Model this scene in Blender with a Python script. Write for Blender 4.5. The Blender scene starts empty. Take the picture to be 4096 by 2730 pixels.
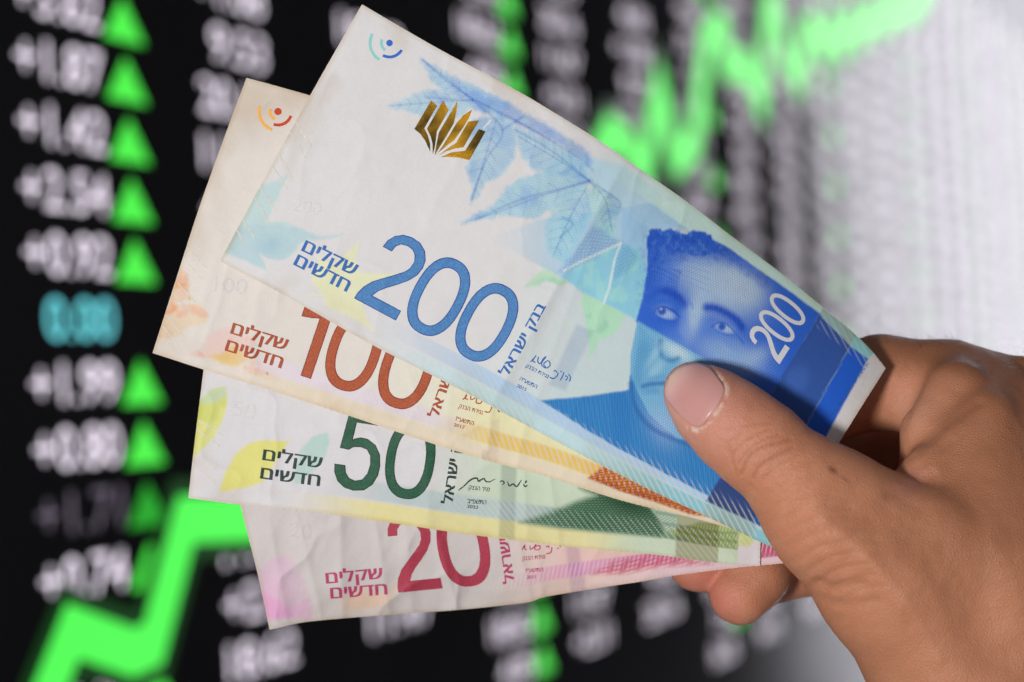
import bpy, math, random
import numpy as np
from mathutils import Vector
from mathutils.geometry import tessellate_polygon
from mathutils.bvhtree import BVHTree

random.seed(4)
S = bpy.context.scene
COL = S.collection

# ------------------------------------------------------------------ camera
F = 8250.0                # focal length measured in photograph pixels (4096 wide)
D = 500.0                 # distance of the sharp plane, mm
cam_d = bpy.data.cameras.new('camera')
cam_d.sensor_width = 36.0
cam_d.lens = 36.0 * F / 4096.0
cam_d.clip_start = 0.02
cam_d.clip_end = 60
cam_d.dof.use_dof = True
cam_d.dof.focus_distance = 0.499
cam_d.dof.aperture_fstop = 8.1
cam_d.dof.aperture_blades = 0
cam = bpy.data.objects.new('camera', cam_d)
cam.rotation_euler = (math.radians(90), 0, 0)
COL.objects.link(cam)
S.camera = cam

# ------------------------------------------------------------------ world and lamps
W = bpy.data.worlds.new('World')
S.world = W
W.use_nodes = True
W.node_tree.nodes['Background'].inputs[0].default_value = (0.90, 0.90, 1.0, 1)
W.node_tree.nodes['Background'].inputs[1].default_value = 0.155
S.view_settings.view_transform = 'Standard'
S.view_settings.look = 'None'
S.view_settings.exposure = 0.0
S.view_settings.gamma = 1.0


def area(name, loc, target, size, power, colour):
    l = bpy.data.lights.new(name, 'AREA')
    l.shape = 'RECTANGLE'
    l.size, l.size_y = size
    l.energy = power
    l.color = colour
    o = bpy.data.objects.new(name, l)
    o.location = loc
    o.rotation_euler = (Vector(target) - Vector(loc)).to_track_quat('-Z', 'Y').to_euler()
    COL.objects.link(o)
    return o


area('key_lamp', (-0.34, -0.36, -0.07), (0.05, 0.5, -0.02), (0.11, 0.11), 7.2, (1.0, 0.99, 0.975))
area('window_lamp', (2.85, 7.5, 0.45), (1.0, 2.4, 0.0), (1.75, 6.9), 130.0, (0.94, 0.92, 1.0))


# ------------------------------------------------------------------ helpers
def pw(x, y, d):
    """photograph pixel + depth behind the sharp plane (mm) -> metres"""
    x = np.asarray(x, float); y = np.asarray(y, float); d = np.asarray(d, float)
    z = D + d
    return np.stack([(x - 2048) / F * z, z + 0 * x, (1365 - y) / F * z], -1) * 0.001


def lin(c):
    c = np.asarray(c, float) / 255.0
    return np.where(c <= 0.04045, c / 12.92, ((c + 0.055) / 1.055) ** 2.4)


def ink(c, k=1.0):
    return np.clip(lin(c) * k, 0, 0.92)


_rng = np.random.RandomState(7)
_LAT = _rng.rand(16, 256, 256)


def vnoise(x, y, s, seed=0):
    u = x / s + 37.3 * seed; v = y / s + 11.7 * seed
    i = np.floor(u).astype(int); j = np.floor(v).astype(int)
    fu = u - i; fv = v - j
    fu = fu * fu * (3 - 2 * fu); fv = fv * fv * (3 - 2 * fv)
    L = _LAT[seed % 16]
    a = L[i % 256, j % 256]; b = L[(i + 1) % 256, j % 256]
    c = L[i % 256, (j + 1) % 256]; e = L[(i + 1) % 256, (j + 1) % 256]
    return (a * (1 - fu) + b * fu) * (1 - fv) + (c * (1 - fu) + e * fu) * fv


def fbm(x, y, s, seed=0, n=3):
    t = 0; a = 1; k = 0
    for q in range(n):
        t = t + a * vnoise(x, y, s / 2 ** q, seed + q); k += a; a *= 0.5
    return t / k


def sstep(a, b, x):
    t = np.clip((x - a) / (b - a), 0, 1)
    return t * t * (3 - 2 * t)


def spline(pts, n, closed=False):
    P = np.asarray(pts, float)
    if closed:
        Q = np.vstack([P[-1], P, P[0], P[1]])
    else:
        Q = np.vstack([2 * P[0] - P[1], P, 2 * P[-1] - P[-2]])
    segs = len(Q) - 3
    L = np.array([np.linalg.norm(Q[i + 2] - Q[i + 1]) for i in range(segs)])
    c = np.concatenate([[0], np.cumsum(L)])
    t = np.linspace(0, c[-1], n, endpoint=not closed)
    k = np.clip(np.searchsorted(c, t, side='right') - 1, 0, segs - 1)
    f = ((t - c[k]) / np.maximum(L[k], 1e-9))[:, None]
    p0, p1, p2, p3 = Q[k], Q[k + 1], Q[k + 2], Q[k + 3]
    return 0.5 * ((2 * p1) + (-p0 + p2) * f + (2 * p0 - 5 * p1 + 4 * p2 - p3) * f ** 2 + (-p0 + 3 * p1 - 3 * p2 + p3) * f ** 3)


def mesh_np(name, V, quads=None, tris=None, mat=None, parent=None, smooth=True):
    me = bpy.data.meshes.new(name)
    V = np.asarray(V, np.float32).reshape(-1, 3)
    parts = []; sizes = []
    if quads is not None and len(quads):
        parts.append(np.asarray(quads, np.int32).reshape(-1)); sizes += [4] * len(quads)
    if tris is not None and len(tris):
        parts.append(np.asarray(tris, np.int32).reshape(-1)); sizes += [3] * len(tris)
    idx = np.concatenate(parts)
    sizes = np.array(sizes, np.int32)
    st = np.concatenate([[0], np.cumsum(sizes)[:-1]]).astype(np.int32)
    me.vertices.add(len(V)); me.vertices.foreach_set('co', V.ravel())
    me.loops.add(len(idx)); me.loops.foreach_set('vertex_index', idx)
    me.polygons.add(len(sizes)); me.polygons.foreach_set('loop_start', st)
    me.update(calc_edges=True)
    me.validate()
    if smooth:
        me.polygons.foreach_set('use_smooth', np.ones(len(me.polygons), bool))
    if mat:
        me.materials.append(mat)
    o = bpy.data.objects.new(name, me)
    COL.objects.link(o)
    if parent is not None:
        o.parent = parent
        o.matrix_parent_inverse = parent.matrix_world.inverted() if False else o.matrix_parent_inverse
        o.location = -Vector(parent.location)
    return o


def add_attr(o, name, arr, typ):
    me = o.data
    a = me.attributes.new(name, typ, 'POINT')
    arr = np.asarray(arr, np.float32)
    if typ == 'FLOAT_COLOR':
        full = np.ones((len(me.vertices), 4), np.float32); full[:len(arr), :3] = arr
        a.data.foreach_set('color', full.ravel())
    elif typ == 'FLOAT_VECTOR':
        full = np.zeros((len(me.vertices), 3), np.float32); full[:len(arr)] = arr
        a.data.foreach_set('vector', full.ravel())
    else:
        full = np.zeros(len(me.vertices), np.float32); full[:len(arr)] = arr
        a.data.foreach_set('value', full)


def root(name, loc, label, cat, group=None):
    o = bpy.data.objects.new(name, None)
    o.empty_display_size = 0.01
    o.location = loc
    o['label'] = label; o['category'] = cat
    if group: o['group'] = group
    COL.objects.link(o)
    return o


class NT:
    def __init__(self, name):
        self.m = bpy.data.materials.new(name); self.m.use_nodes = True
        self.t = self.m.node_tree; self.n = self.t.nodes
        self.b = self.n['Principled BSDF']
        self.out = self.n['Material Output']

    def node(self, typ, **kw):
        q = self.n.new(typ)
        for k, v in kw.items(): setattr(q, k, v)
        return q

    def link(self, a, b): self.t.links.new(a, b)

    def math(self, op, a, b=None, c=None, clamp=False):
        q = self.node('ShaderNodeMath', operation=op); q.use_clamp = clamp
        for i, v in enumerate((a, b, c)):
            if v is None: continue
            if isinstance(v, (int, float)): q.inputs[i].default_value = v
            else: self.link(v, q.inputs[i])
        return q.outputs[0]

    def mix(self, f, a, b, mode='MIX'):
        q = self.node('ShaderNodeMix', data_type='RGBA', blend_type=mode)
        for i, v in ((0, f), (6, a), (7, b)):
            if isinstance(v, (int, float)): q.inputs[i].default_value = v
            elif isinstance(v, (tuple, list, np.ndarray)): q.inputs[i].default_value = tuple(v)[:3] + (1,)
            else: self.link(v, q.inputs[i])
        return q.outputs[2]

    def noise(self, scale, detail=3, rough=0.5, vec=None):
        q = self.node('ShaderNodeTexNoise'); q.inputs['Scale'].default_value = scale
        q.inputs['Detail'].default_value = detail; q.inputs['Roughness'].default_value = rough
        if vec is not None: self.link(vec, q.inputs['Vector'])
        return q.outputs['Fac']

    def obj(self):
        return self.node('ShaderNodeTexCoord').outputs['Object']

    def bump(self, h, strength, dist, normal=None):
        q = self.node('ShaderNodeBump'); q.inputs['Strength'].default_value = strength
        q.inputs['Distance'].default_value = dist
        self.link(h, q.inputs['Height'])
        if normal is not None: self.link(normal, q.inputs['Normal'])
        return q.outputs[0]


# ------------------------------------------------------------------ the screen behind
SC = 1.5
K = 195.2 * SC
def zscr(x): return K / (271 - 0.0506 * x)
xL, xR = 0.0, 4096.0
pL = np.array([(xL - 2048) / F * zscr(xL), zscr(xL)])
pR = np.array([(xR - 2048) / F * zscr(xR), zscr(xR)])
e = (pR - pL) / np.linalg.norm(pR - pL)
SU = Vector((e[0], e[1], 0)); SV = Vector((-0.054, 0.054 * e[0] / e[1], 1)).normalized()
SN = SU.cross(SV).normalized()          # towards the camera side
if SN.y > 0: SN = -SN
SO = Vector((pL[0], pL[1], 0))


def scr_hit(x, y):
    """photograph pixel -> (s, t) metres on the screen"""
    r = Vector(((x - 2048) / F, 1, (1365 - y) / F))
    k = SO.dot(SN) / r.dot(SN)
    p = r * k - SO
    return p.dot(SU), p.dot(SV)


def scr_pt(s, t, off=0.0): return SO + SU * s + SV * t + SN * off


def emis(name, col, strength=1.0):
    n = NT(name)
    em = n.node('ShaderNodeEmission')
    tc = n.node('ShaderNodeTexCoord').outputs['Object']
    fac = n.noise(900, 1, 0.5, tc)
    c = n.mix(fac, tuple(col * 0.86), tuple(col * 1.1))
    n.t.nodes.remove(em)
    n.b.inputs['Base Color'].default_value = (0.004, 0.004, 0.005, 1)
    n.b.inputs['IOR'].default_value = 1.3
    n.b.inputs['Roughness'].default_value = 0.33
    n.link(c, n.b.inputs['Emission Color']); n.b.inputs['Emission Strength'].default_value = strength
    return n.m


m_panel = NT('black_screen_glass')
m_panel.b.inputs['Base Color'].default_value = (0.004, 0.004, 0.005, 1)
m_panel.b.inputs['IOR'].default_value = 1.3
tc = m_panel.obj()
m_panel.link(m_panel.math('MULTIPLY_ADD', m_panel.noise(40, 2, 0.5, tc), 0.05, 0.35), m_panel.b.inputs['Roughness'])
m_bezel = NT('black_plastic'); m_bezel.b.inputs['Base Color'].default_value = (0.01, 0.01, 0.011, 1)
m_bezel.b.inputs['Roughness'].default_value = 0.45
m_bezel.link(m_bezel.bump(m_bezel.noise(2500, 2, 0.5, m_bezel.obj()), 0.2, 0.0004), m_bezel.b.inputs['Normal'])
m_white = emis('figures_lavender_white', lin((230, 219, 234)), 1.7)
m_white2 = emis('figures_bright_lavender', lin((232, 224, 236)), 2.1)
m_dim = emis('figures_dim_lavender', lin((150, 138, 158)), 0.55)
m_cyan = emis('figures_cyan', lin((105, 212, 222)), 1.6)
m_green = emis('arrow_green', lin((78, 246, 74)), 1.02)
m_gdim = emis('arrow_green_dim', lin((40, 190, 45)), 0.75)
m_line = emis('chart_line_green', lin((84, 255, 88)), 1.05)
m_glow = emis('chart_line_shadow_green', lin((8, 62, 12)), 0.9)


def text_mesh(body, size=1.0, cuts=0):
    c = bpy.data.curves.new('lettering', 'FONT'); c.body = body; c.size = size; c.resolution_u = 4
    o = bpy.data.objects.new('lettering', c); COL.objects.link(o)
    bpy.context.view_layer.update()
    dg = bpy.context.evaluated_depsgraph_get()
    me = bpy.data.meshes.new_from_object(o.evaluated_get(dg))
    bpy.data.objects.remove(o); bpy.data.curves.remove(c)
    n = len(me.vertices)
    V = np.zeros(n * 3, np.float32); me.vertices.foreach_get('co', V); V = V.reshape(-1, 3)
    me.calc_loop_triangles()
    T = np.zeros(len(me.loop_triangles) * 3, np.int32); me.loop_triangles.foreach_get('vertices', T)
    bpy.data.meshes.remove(me)
    T = T.reshape(-1, 3)
    if 'ד' in body:      # the two strokes of this letter overlap in the font outline: refill it
        pat = np.array([0, .544, .544, 0, .509, .592, .592, .509])
        for i in range(n - 7):
            if np.abs(V[i:i + 8, 1] - pat).max() < 0.004 and abs(V[i, 0] - V[i + 1, 0]) < 1e-3:
                T = T[~((T >= i) & (T < i + 8)).all(1)]
                V[i + 1, 1] = V[i + 2, 1] = V[i + 4, 1]
                T = np.vstack([T, [(i, i + 1, i + 2), (i, i + 2, i + 3), (i + 4, i + 5, i + 6), (i + 4, i + 6, i + 7)]])
    return V, T


scr = root('stock_screen', SO + SU * 1.2 + SV * -0.42,
           'large black stock screen of blurred figures, green arrows and a rising green line', 'screen')


def scr_mesh(name, ST, faces_t=None, faces_q=None, mat=None, off=0.001, parent=scr):
    V = np.array([tuple(scr_pt(s, t, off)) for s, t in ST])
    return mesh_np(name, V, faces_q, faces_t, mat, parent, smooth=False)


def scr_box(name, s0, s1, t0, t1, f, b, mat):
    V = [tuple(scr_pt(s, t, o)) for o in (f, b) for s, t in ((s0, t0), (s1, t0), (s1, t1), (s0, t1))]
    Q = [(0, 1, 2, 3), (7, 6, 5, 4), (0, 4, 5, 1), (1, 5, 6, 2), (2, 6, 7, 3), (3, 7, 4, 0)]
    return mesh_np(name, V, Q, None, mat, scr, smooth=False)


S0, S1, T0, T1 = -0.25 * SC, 2.95 * SC, -0.43 * SC, 0.66 * SC
scr_box('display_panel', S0, S1, T0, T1, 0.0, -0.03, m_panel.m)
scr_box('bezel', S0, S1, T0 - 0.02, T0, 0.004, -0.03, m_bezel.m)
scr_box('bezel', S0, S1, T1, T1 + 0.02, 0.004, -0.03, m_bezel.m)
scr_box('bezel', S1, S1 + 0.02, T0 - 0.02, T1 + 0.02, 0.004, -0.03, m_bezel.m)
scr_box('bezel', S0 - 0.02, S0, T0 - 0.02, T1 + 0.02, 0.004, -0.03, m_bezel.m)

sA = scr_hit(552, 1365)[0]; sC = scr_hit(2078, 1365)[0]
PER = (sC - sA) * 1.02
PITCH = 0.02366 * SC
_, tref = scr_hit(535, 784 * 1.741)
rows = [tref + (5.32 - k) * PITCH for k in range(-14, 17)]
first = {0: '+3.62', 1: '+1.87', 2: '+1.42', 3: '+2.54', 4: '+0.92', 5: '0.00', 6: '+1.99', 7: '+0.80', 8: '+1.71', 9: '+0.74', 10: '+1.15'}
_old = {3: '+3.62', 4: '+1.87', 5: '+1.42', 6: '+2.54', 7: '+0.92', 8: '0.00', 9: '+1.99', 10: '+0.80', 11: '+1.71', 12: '+0.74', 13: '+1.15'}
pool = ['18.62', '7.34', '20.16', '93.8', '4.05', '56.20', '11.47', '38.91', '+1.08', '+0.46', '+2.31', '64.75', '9.53', '27.40']
cache = {}
gi = 0; nfig = 0; farV = []; farT = []
COLS = []
for xa, xb in ((112, 452), (845, 1112), (1420, 1660)):
    a_, b_ = scr_hit(xa, 1365)[0], scr_hit(xb, 1365)[0]
    COLS.append(((a_ + b_) / 2 - sA, b_ - a_))
for c in range(8):
    base = sA + c * PER
    for j, t in enumerate(rows):
        if t < T0 + 0.055 * SC or t > T1 - 0.02 * SC: continue
        k = j - 14
        p_ = scr_pt(base, t); py_ = 1365 - p_.z / p_.y * F
        if py_ < -260 or py_ > 2990 or (py_ > 2660 and 2048 + p_.x / p_.y * F > 1950): continue
        hgt, wid = 0.0170 * SC, 0.0285 * SC
        y0 = t - hgt * 0.50
        cyan = (c == 0 and k == 5)
        dim = (c == 0 and k == 8)
        if not cyan:
            if c == 0 or (c * 5 + k * 3) % (2 if c > 1 else 4) != 1 or c == 1:
                o = scr_mesh('up_arrow', [(base - wid / 2, y0), (base + wid / 2, y0), (base, y0 + hgt)], [(0, 1, 2)], None, m_gdim if dim else m_green)
        cols = COLS
        for q, (ds, wd) in enumerate(cols):
            gi += 1
            s = first.get(k, '+1.30') if (c == 0 and q == 0) else pool[(gi * 5 + j * 3 + q) % len(pool)]
            if s not in cache: cache[s] = text_mesh(s)
            V, T = cache[s]
            xs = V[:, 0]; w0 = xs.min(); ww = xs.max() - w0; hh = V[:, 1].max()
            sx = wd * len(s) / 5.0
            sc_x = sx / ww; sc_y = (0.0148 if c == 0 else 0.0136 if c < 4 else 0.0180) * SC / hh
            ctr = base + ds + (wd - sx) / 2
            ST = [((v[0] - w0) * sc_x + ctr - sx / 2, v[1] * sc_y + t - 0.0068 * SC) for v in V]
            mt = m_cyan if (cyan and q == 0) else (m_dim if dim and q == 0 else (m_white2 if c > 2 else m_white))
            if nfig < 290:
                scr_mesh('figures', ST, T, None, mt, 0.0012); nfig += 1
            else:
                farT.append(np.asarray(T) + len(farV)); farV += ST


fo = scr_mesh('far_figures', farV, np.vstack(farT), None, m_white2, 0.0012)
fo['kind'] = 'stuff'
print('figures', nfig, 'far', len(farV))


def scr_line(px, width_px, mat, off, name, wscale=None):
    P = [scr_hit(x, y) for x, y in px]
    out = []
    n = len(P)
    for i in range(n):
        a = np.array(P[max(i - 1, 0)]); b = np.array(P[i]); c2 = np.array(P[min(i + 1, n - 1)])
        d1 = (b - a); d2 = (c2 - b)
        if np.linalg.norm(d1) < 1e-9: d1 = d2
        if np.linalg.norm(d2) < 1e-9: d2 = d1
        d1 /= np.linalg.norm(d1); d2 /= np.linalg.norm(d2)
        tn = d1 + d2; tn /= max(np.linalg.norm(tn), 1e-6)
        nn = np.array([-tn[1], tn[0]])
        k = 1 / max(0.45, abs(nn.dot(np.array([-d1[1], d1[0]]))))
        w = width_px * k * (1 + 0.75 * i / n)
        out.append(tuple(b - nn * w)); out.append(tuple(b + nn * w))
    Q = [(2 * i, 2 * i + 1, 2 * i + 3, 2 * i + 2) for i in range(n - 1)]
    return scr_mesh(name, out, None, Q, mat, off)


G = 1.741
chart = [(60, 1700), (160, 1450), (300, 1500), (345, 1480), (420, 1195), (600, 1190), (700, 1050), (820, 1090), (920, 880), (1040, 900),
         (1150, 700), (1240, 660), (1340, 420), (1400, 300), (1435, 330), (1475, 400), (1512, 200), (1550, 370), (1590, 330), (1622, 85), (1655, 60), (1668, 150), (1712, 150), (1745, 240),
         (1762, 20), (1775, 10), (1800, 120), (1832, 190), (1850, 70), (1868, 60), (1888, 130), (1908, 50), (1932, 120), (1952, 35), (1975, 90), (2005, 20), (2030, 60), (2060, 5), (2085, 35), (2130, -30)]
chart = [(x * G, y * G) for x, y in chart]
scr_line(chart, 0.0150 * SC, m_glow, 0.0016, 'chart_line_shadow')
scr_line(chart, 0.0086 * SC, m_line, 0.0022, 'chart_line')


# ------------------------------------------------------------------ banknotes: depth fields
GR = np.array([2960.0, 1790.0])
AX = np.array([0.85, 0.527]); AX = AX / np.linalg.norm(AX)


def bend(x, y):
    rx, ry = x - GR[0], y - GR[1]
    along = rx * AX[0] + ry * AX[1]
    t = -(ry * AX[0] - rx * AX[1])          # positive towards the upper edge
    amp = sstep(-1500, 350, along)
    up = np.maximum(t - 170, 0) / 340.0
    dn = np.maximum(-t - 60, 0) / 450.0
    return amp * (8.0 * up ** 1.9 + 6.0 * dn ** 1.8)


def crease(x, y, a, b, w, amp, side=0.0):
    a = np.array(a, float); b = np.array(b, float); L = np.linalg.norm(b - a); e = (b - a) / L
    rx, ry = x - a[0], y - a[1]
    s = (rx * e[0] + ry * e[1]) / L
    t = rx * e[1] - ry * e[0]
    m = sstep(-0.12, 0.1, s) * (1 - sstep(0.9, 1.12, s))
    return -amp * m * np.exp(-np.sqrt(t * t + 90.0) / w) * (1 + side * np.sign(t) * (1 - np.exp(-np.abs(t) / w)))


LAYER = {200: (0.0, 0.0), 100: (0.6, 2.2), 50: (1.2, 4.4), 20: (1.8, 8.0)}
CREASE = {
    200: [((2470, 700), (1975, 1600), 95, 1.1), ((2360, 980), (2130, 1640), 60, 0.35), ((1950, 1050), (2250, 1200), 25, 0.10),
          ((1500, 500), (1300, 1150), 120, 0.25), ((2560, 860), (2300, 1500), 60, 0.3), ((1960, 380), (1700, 900), 90, 0.25)],
    100: [((1975, 1560), (1940, 1870), 40, 0.45), ((2120, 1600), (2060, 1900), 35, 0.4), ((900, 900), (760, 1400), 70, 0.25), ((1050, 1100), (980, 1500), 80, 0.3),
          ((1800, 1560), (1780, 1800), 30, 0.2)],
    50: [((2190, 1850), (2240, 2200), 26, 0.75), ((2090, 1800), (2110, 2180), 30, 0.45), ((1080, 1500), (1030, 2000), 90, 0.3), ((2330, 1900), (2350, 2210), 50, 0.35), ((1700, 1700), (1720, 2130), 60, 0.25)],
    20: [((1500, 2080), (1560, 2480), 45, 0.55), ((1740, 2100), (1830, 2460), 35, 0.9), ((2070, 2150), (2130, 2440), 26, 0.7), ((2150, 2190), (2170, 2420), 30, 0.5),
         ((1360, 2050), (1370, 2480), 50, 0.5), ((1180, 2040), (1290, 2480), 40, 0.45), ((1620, 2100), (1650, 2470), 60, 0.4), ((2560, 2280), (2640, 2330), 16, 0.5), ((1080, 2100), (1150, 2500), 60, 0.5)],
}


def depth(x, y, den):
    x = np.asarray(x, float); y = np.asarray(y, float)
    far = np.hypot(x - GR[0], y - GR[1])
    r = sstep(150, 2100, far)
    near, spread = LAYER[den]
    d = bend(x, y) + near + spread * r
    k = sstep(300, 1000, far)
    for c in CREASE[den]:
        d = d + crease(x, y, c[0], c[1], c[2] * 0.42, c[3] * (1.3 if den == 200 else 1.75)) * k
    amp = {200: 0.35, 100: 0.5, 50: 0.6, 20: 0.9}[den]
    d = d + (fbm(x, y, 330, den % 7) - 0.5) * amp * 1.7 * k
    d = d + (fbm(x + 0.4 * y, y * 0.5, 90, den % 5 + 3) - 0.5) * amp * 0.6 * (0.25 + 0.75 * k)
    rg = 1 - np.abs(2 * fbm(x * 0.9 + y * 0.3, y * 0.8, 210, den % 3 + 6, 2) - 1)
    d = d - rg ** 6 * {200: 0.20, 100: 0.28, 50: 0.45, 20: 0.85}[den] * (0.2 + 0.8 * k)
    if den == 20:
        d = d + 1.6 * sstep(2150, 2450, y) * sstep(1900, 1200, x) * 0 - 0.9 * np.sin(x / 105.0) * 0.28 * k
    if den == 200:
        # the long upper edge rolls back a little
        pass
    return d


# ------------------------------------------------------------------ banknote paper
EDGES = {
    200: dict(top=[(1448, 18), (1567, 88), (1771, 205), (2053, 355), (2200, 441), (2400, 565), (2591, 698), (2753, 812), (2939, 955), (3120, 1090), (3290, 1228), (3422, 1340), (3490, 1408), (3543, 1474)],
              bottom=[(880, 1045), (1138, 1182), (1473, 1372), (1791, 1534), (1944, 1614), (2060, 1678), (2220, 1764), (2400, 1860), (2603, 1962), (2819, 2064), (3035, 2166), (3128, 2205)],
              left=[(1448, 18), (1240, 383), (1050, 730), (880, 1045)], right=[(3543, 1474), (3330, 1815), (3210, 2030), (3128, 2205)]),
    100: dict(top=[(986, 312), (1235, 381), (2000, 600), (2650, 930), (3200, 1360)],
              bottom=[(610, 1413), (814, 1479), (1054, 1553), (1377, 1658), (1737, 1778), (1960, 1846), (2172, 1902), (2316, 1950), (2501, 2007), (2711, 2058), (2843, 2092), (2928, 2118)],
              left=[(986, 312), (923, 480), (800, 822), (697, 1140), (610, 1413)], right=[(3200, 1360), (3060, 1760), (2928, 2118)]),
    50: dict(top=[(890, 833), (1700, 900), (2500, 1100), (3060, 1400)],
             bottom=[(753, 1993), (958, 2020), (1300, 2055), (1600, 2098), (1840, 2134), (2100, 2167), (2244, 2184), (2400, 2199), (2640, 2222), (2868, 2253), (3040, 2266)],
             left=[(890, 833), (850, 1170), (814, 1479), (775, 1798), (753, 1993)], right=[(3060, 1400), (3050, 1850), (3040, 2266)]),
    20: dict(top=[(815, 1370), (1600, 1290), (2400, 1300), (3060, 1420)],
             bottom=[(1078, 2520), (1240, 2487), (1600, 2457), (1840, 2440), (2100, 2412), (2184, 2388), (2400, 2352), (2580, 2325), (2700, 2303), (2940, 2273), (3182, 2250)],
             left=[(815, 1370), (905, 1790), (961, 2020), (1000, 2176), (1036, 2320), (1078, 2520)], right=[(3060, 1420), (3130, 1900), (3182, 2250)]),
}


def note_grid(den, nu, nv):
    E = EDGES[den]
    T = spline(E['top'], nu); B = spline(E['bottom'], nu); L = spline(E['left'], nv); R = spline(E['right'], nv)
    u = np.linspace(0, 1, nu)[:, None, None]; v = np.linspace(0, 1, nv)[None, :, None]
    P = (1 - v) * T[:, None] + v * B[:, None] + (1 - u) * L[None] + u * R[None] \
        - ((1 - u) * (1 - v) * T[0] + u * (1 - v) * T[-1] + (1 - u) * v * B[0] + u * v * B[-1])
    U = np.repeat(u[:, :, 0], nv, 1); V = np.repeat(v[:, :, 0], nu, 0)
    return P[..., 0], P[..., 1], U, V


class Paint:
    """flat print of one note, worked out per vertex"""

    def __init__(self, den, X, Y, U, V, paper):
        self.den = den; self.X = X.ravel(); self.Y = Y.ravel(); self.U = U.ravel(); self.V = V.ravel()
        n = len(self.X)
        self.C = np.tile(ink(paper, 1.14), (n, 1))
        self.hw = np.zeros(n); self.hp = np.zeros(n); self.ew = np.zeros(n)
        self.e1 = np.zeros(n); self.e2 = np.zeros(n)

    def poly(self, pts, soft=5, rough=0, rs=40, seed=0):
        P = np.asarray(pts, float)
        m = np.zeros(len(self.X))
        pad = soft + rough + 4
        k = np.where((self.X > P[:, 0].min() - pad) & (self.X < P[:, 0].max() + pad) & (self.Y > P[:, 1].min() - pad) & (self.Y < P[:, 1].max() + pad))[0]
        if not len(k): return m
        x = self.X[k]; y = self.Y[k]
        if rough:
            a = x; b = y
            x = a + (fbm(a, b, rs, seed) - 0.5) * 2 * rough
            y = b + (fbm(a, b, rs, seed + 5) - 0.5) * 2 * rough
        ins = np.zeros(len(k), bool); dm = np.full(len(k), 1e9)
        for i in range(len(P)):
            ax, ay = P[i]; bx, by = P[(i + 1) % len(P)]
            ex, ey = bx - ax, by - ay
            L2 = ex * ex + ey * ey + 1e-9
            t = np.clip(((x - ax) * ex + (y - ay) * ey) / L2, 0, 1)
            dm = np.minimum(dm, (x - ax - t * ex) ** 2 + (y - ay - t * ey) ** 2)
            if abs(ey) > 1e-9:
                c = ((ay > y) != (by > y)) & (x < (bx - ax) * (y - ay) / ey + ax)
                ins ^= c
        d = np.sqrt(dm); d = np.where(ins, d, -d)
        m[k] = np.clip(d / soft * 0.5 + 0.5, 0, 1)
        return m

    def seg(self, pts, w, soft=3):
        m = np.zeros(len(self.X))
        P = np.asarray(pts, float); pad = w + soft + 2
        k = np.where((self.X > P[:, 0].min() - pad) & (self.X < P[:, 0].max() + pad) & (self.Y > P[:, 1].min() - pad) & (self.Y < P[:, 1].max() + pad))[0]
        if not len(k): return m
        x = self.X[k]; y = self.Y[k]; dm = np.full(len(k), 1e9)
        for i in range(len(P) - 1):
            ax, ay = P[i]; ex, ey = P[i + 1] - P[i]
            t = np.clip(((x - ax) * ex + (y - ay) * ey) / (ex * ex + ey * ey + 1e-9), 0, 1)
            dm = np.minimum(dm, (x - ax - t * ex) ** 2 + (y - ay - t * ey) ** 2)
        m[k] = 1 - np.clip((np.sqrt(dm) - w) / soft, 0, 1)
        return m

    def blob(self, cx, cy, rx, ry, ang=0, p=1.0):
        a = math.radians(ang)
        dx = self.X - cx; dy = self.Y - cy
        s = (dx * math.cos(a) + dy * math.sin(a)) / rx; t = (-dx * math.sin(a) + dy * math.cos(a)) / ry
        return np.exp(-(s * s + t * t) ** p)

    def put(self, m, col, a=1.0):
        m = (m * a)[:, None]
        self.C = self.C * (1 - m) + ink(col, 1.14) * m

    def mul(self, m, col, a=1.0):
        m = (m * a)[:, None]
        self.C = self.C * (1 - m + m * lin(col))

    def hatch(self, m, period, ang):
        a = math.radians(ang)
        ph = (self.X * math.cos(a) + self.Y * math.sin(a)) / period
        self.hw = np.maximum(self.hw, m); self.hp = np.where(m > 0.01, ph, self.hp)

    def engrave(self, m, p1, a1, p2=None, a2=0, warp=0, seed=0, wx=200):
        n = (fbm(self.X, self.Y, wx, seed) - 0.5) * warp
        a = math.radians(a1)
        f1 = (self.X * math.cos(a) + self.Y * math.sin(a)) / p1 + n
        a = math.radians(a2)
        f2 = (self.X * math.cos(a) + self.Y * math.sin(a)) / (p2 or p1) - n * 0.8
        k = m > self.ew
        self.ew = np.maximum(self.ew, m); self.e1 = np.where(k, f1, self.e1); self.e2 = np.where(k, f2, self.e2)


def R1(p): return [(x * 0.5996 + 800, y * 0.5996) for x, y in p]
def R2(p): return [(x * 0.5996 + 550, y * 0.5996 + 900) for x, y in p]
def R3(p): return [(x * 0.5996 + 1800, y * 0.5996 + 700) for x, y in p]
def R4(p): return [(x * 0.5996 + 2300, y * 0.5996 + 1200) for x, y in p]
def R5(p): return [(x * 0.5996 + 700, y * 0.5996 + 1600) for x, y in p]
def R6(p): return [(x * 0.5996 + 1800, y * 0.5996 + 1500) for x, y in p]
def RP(p): return [(x * 0.574 + 2400, y * 0.574 + 800) for x, y in p]     # portrait region
def RQ(p): return [(x * 0.5525 + 2000, y * 0.5525 + 1900) for x, y in p]  # lower right region


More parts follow.
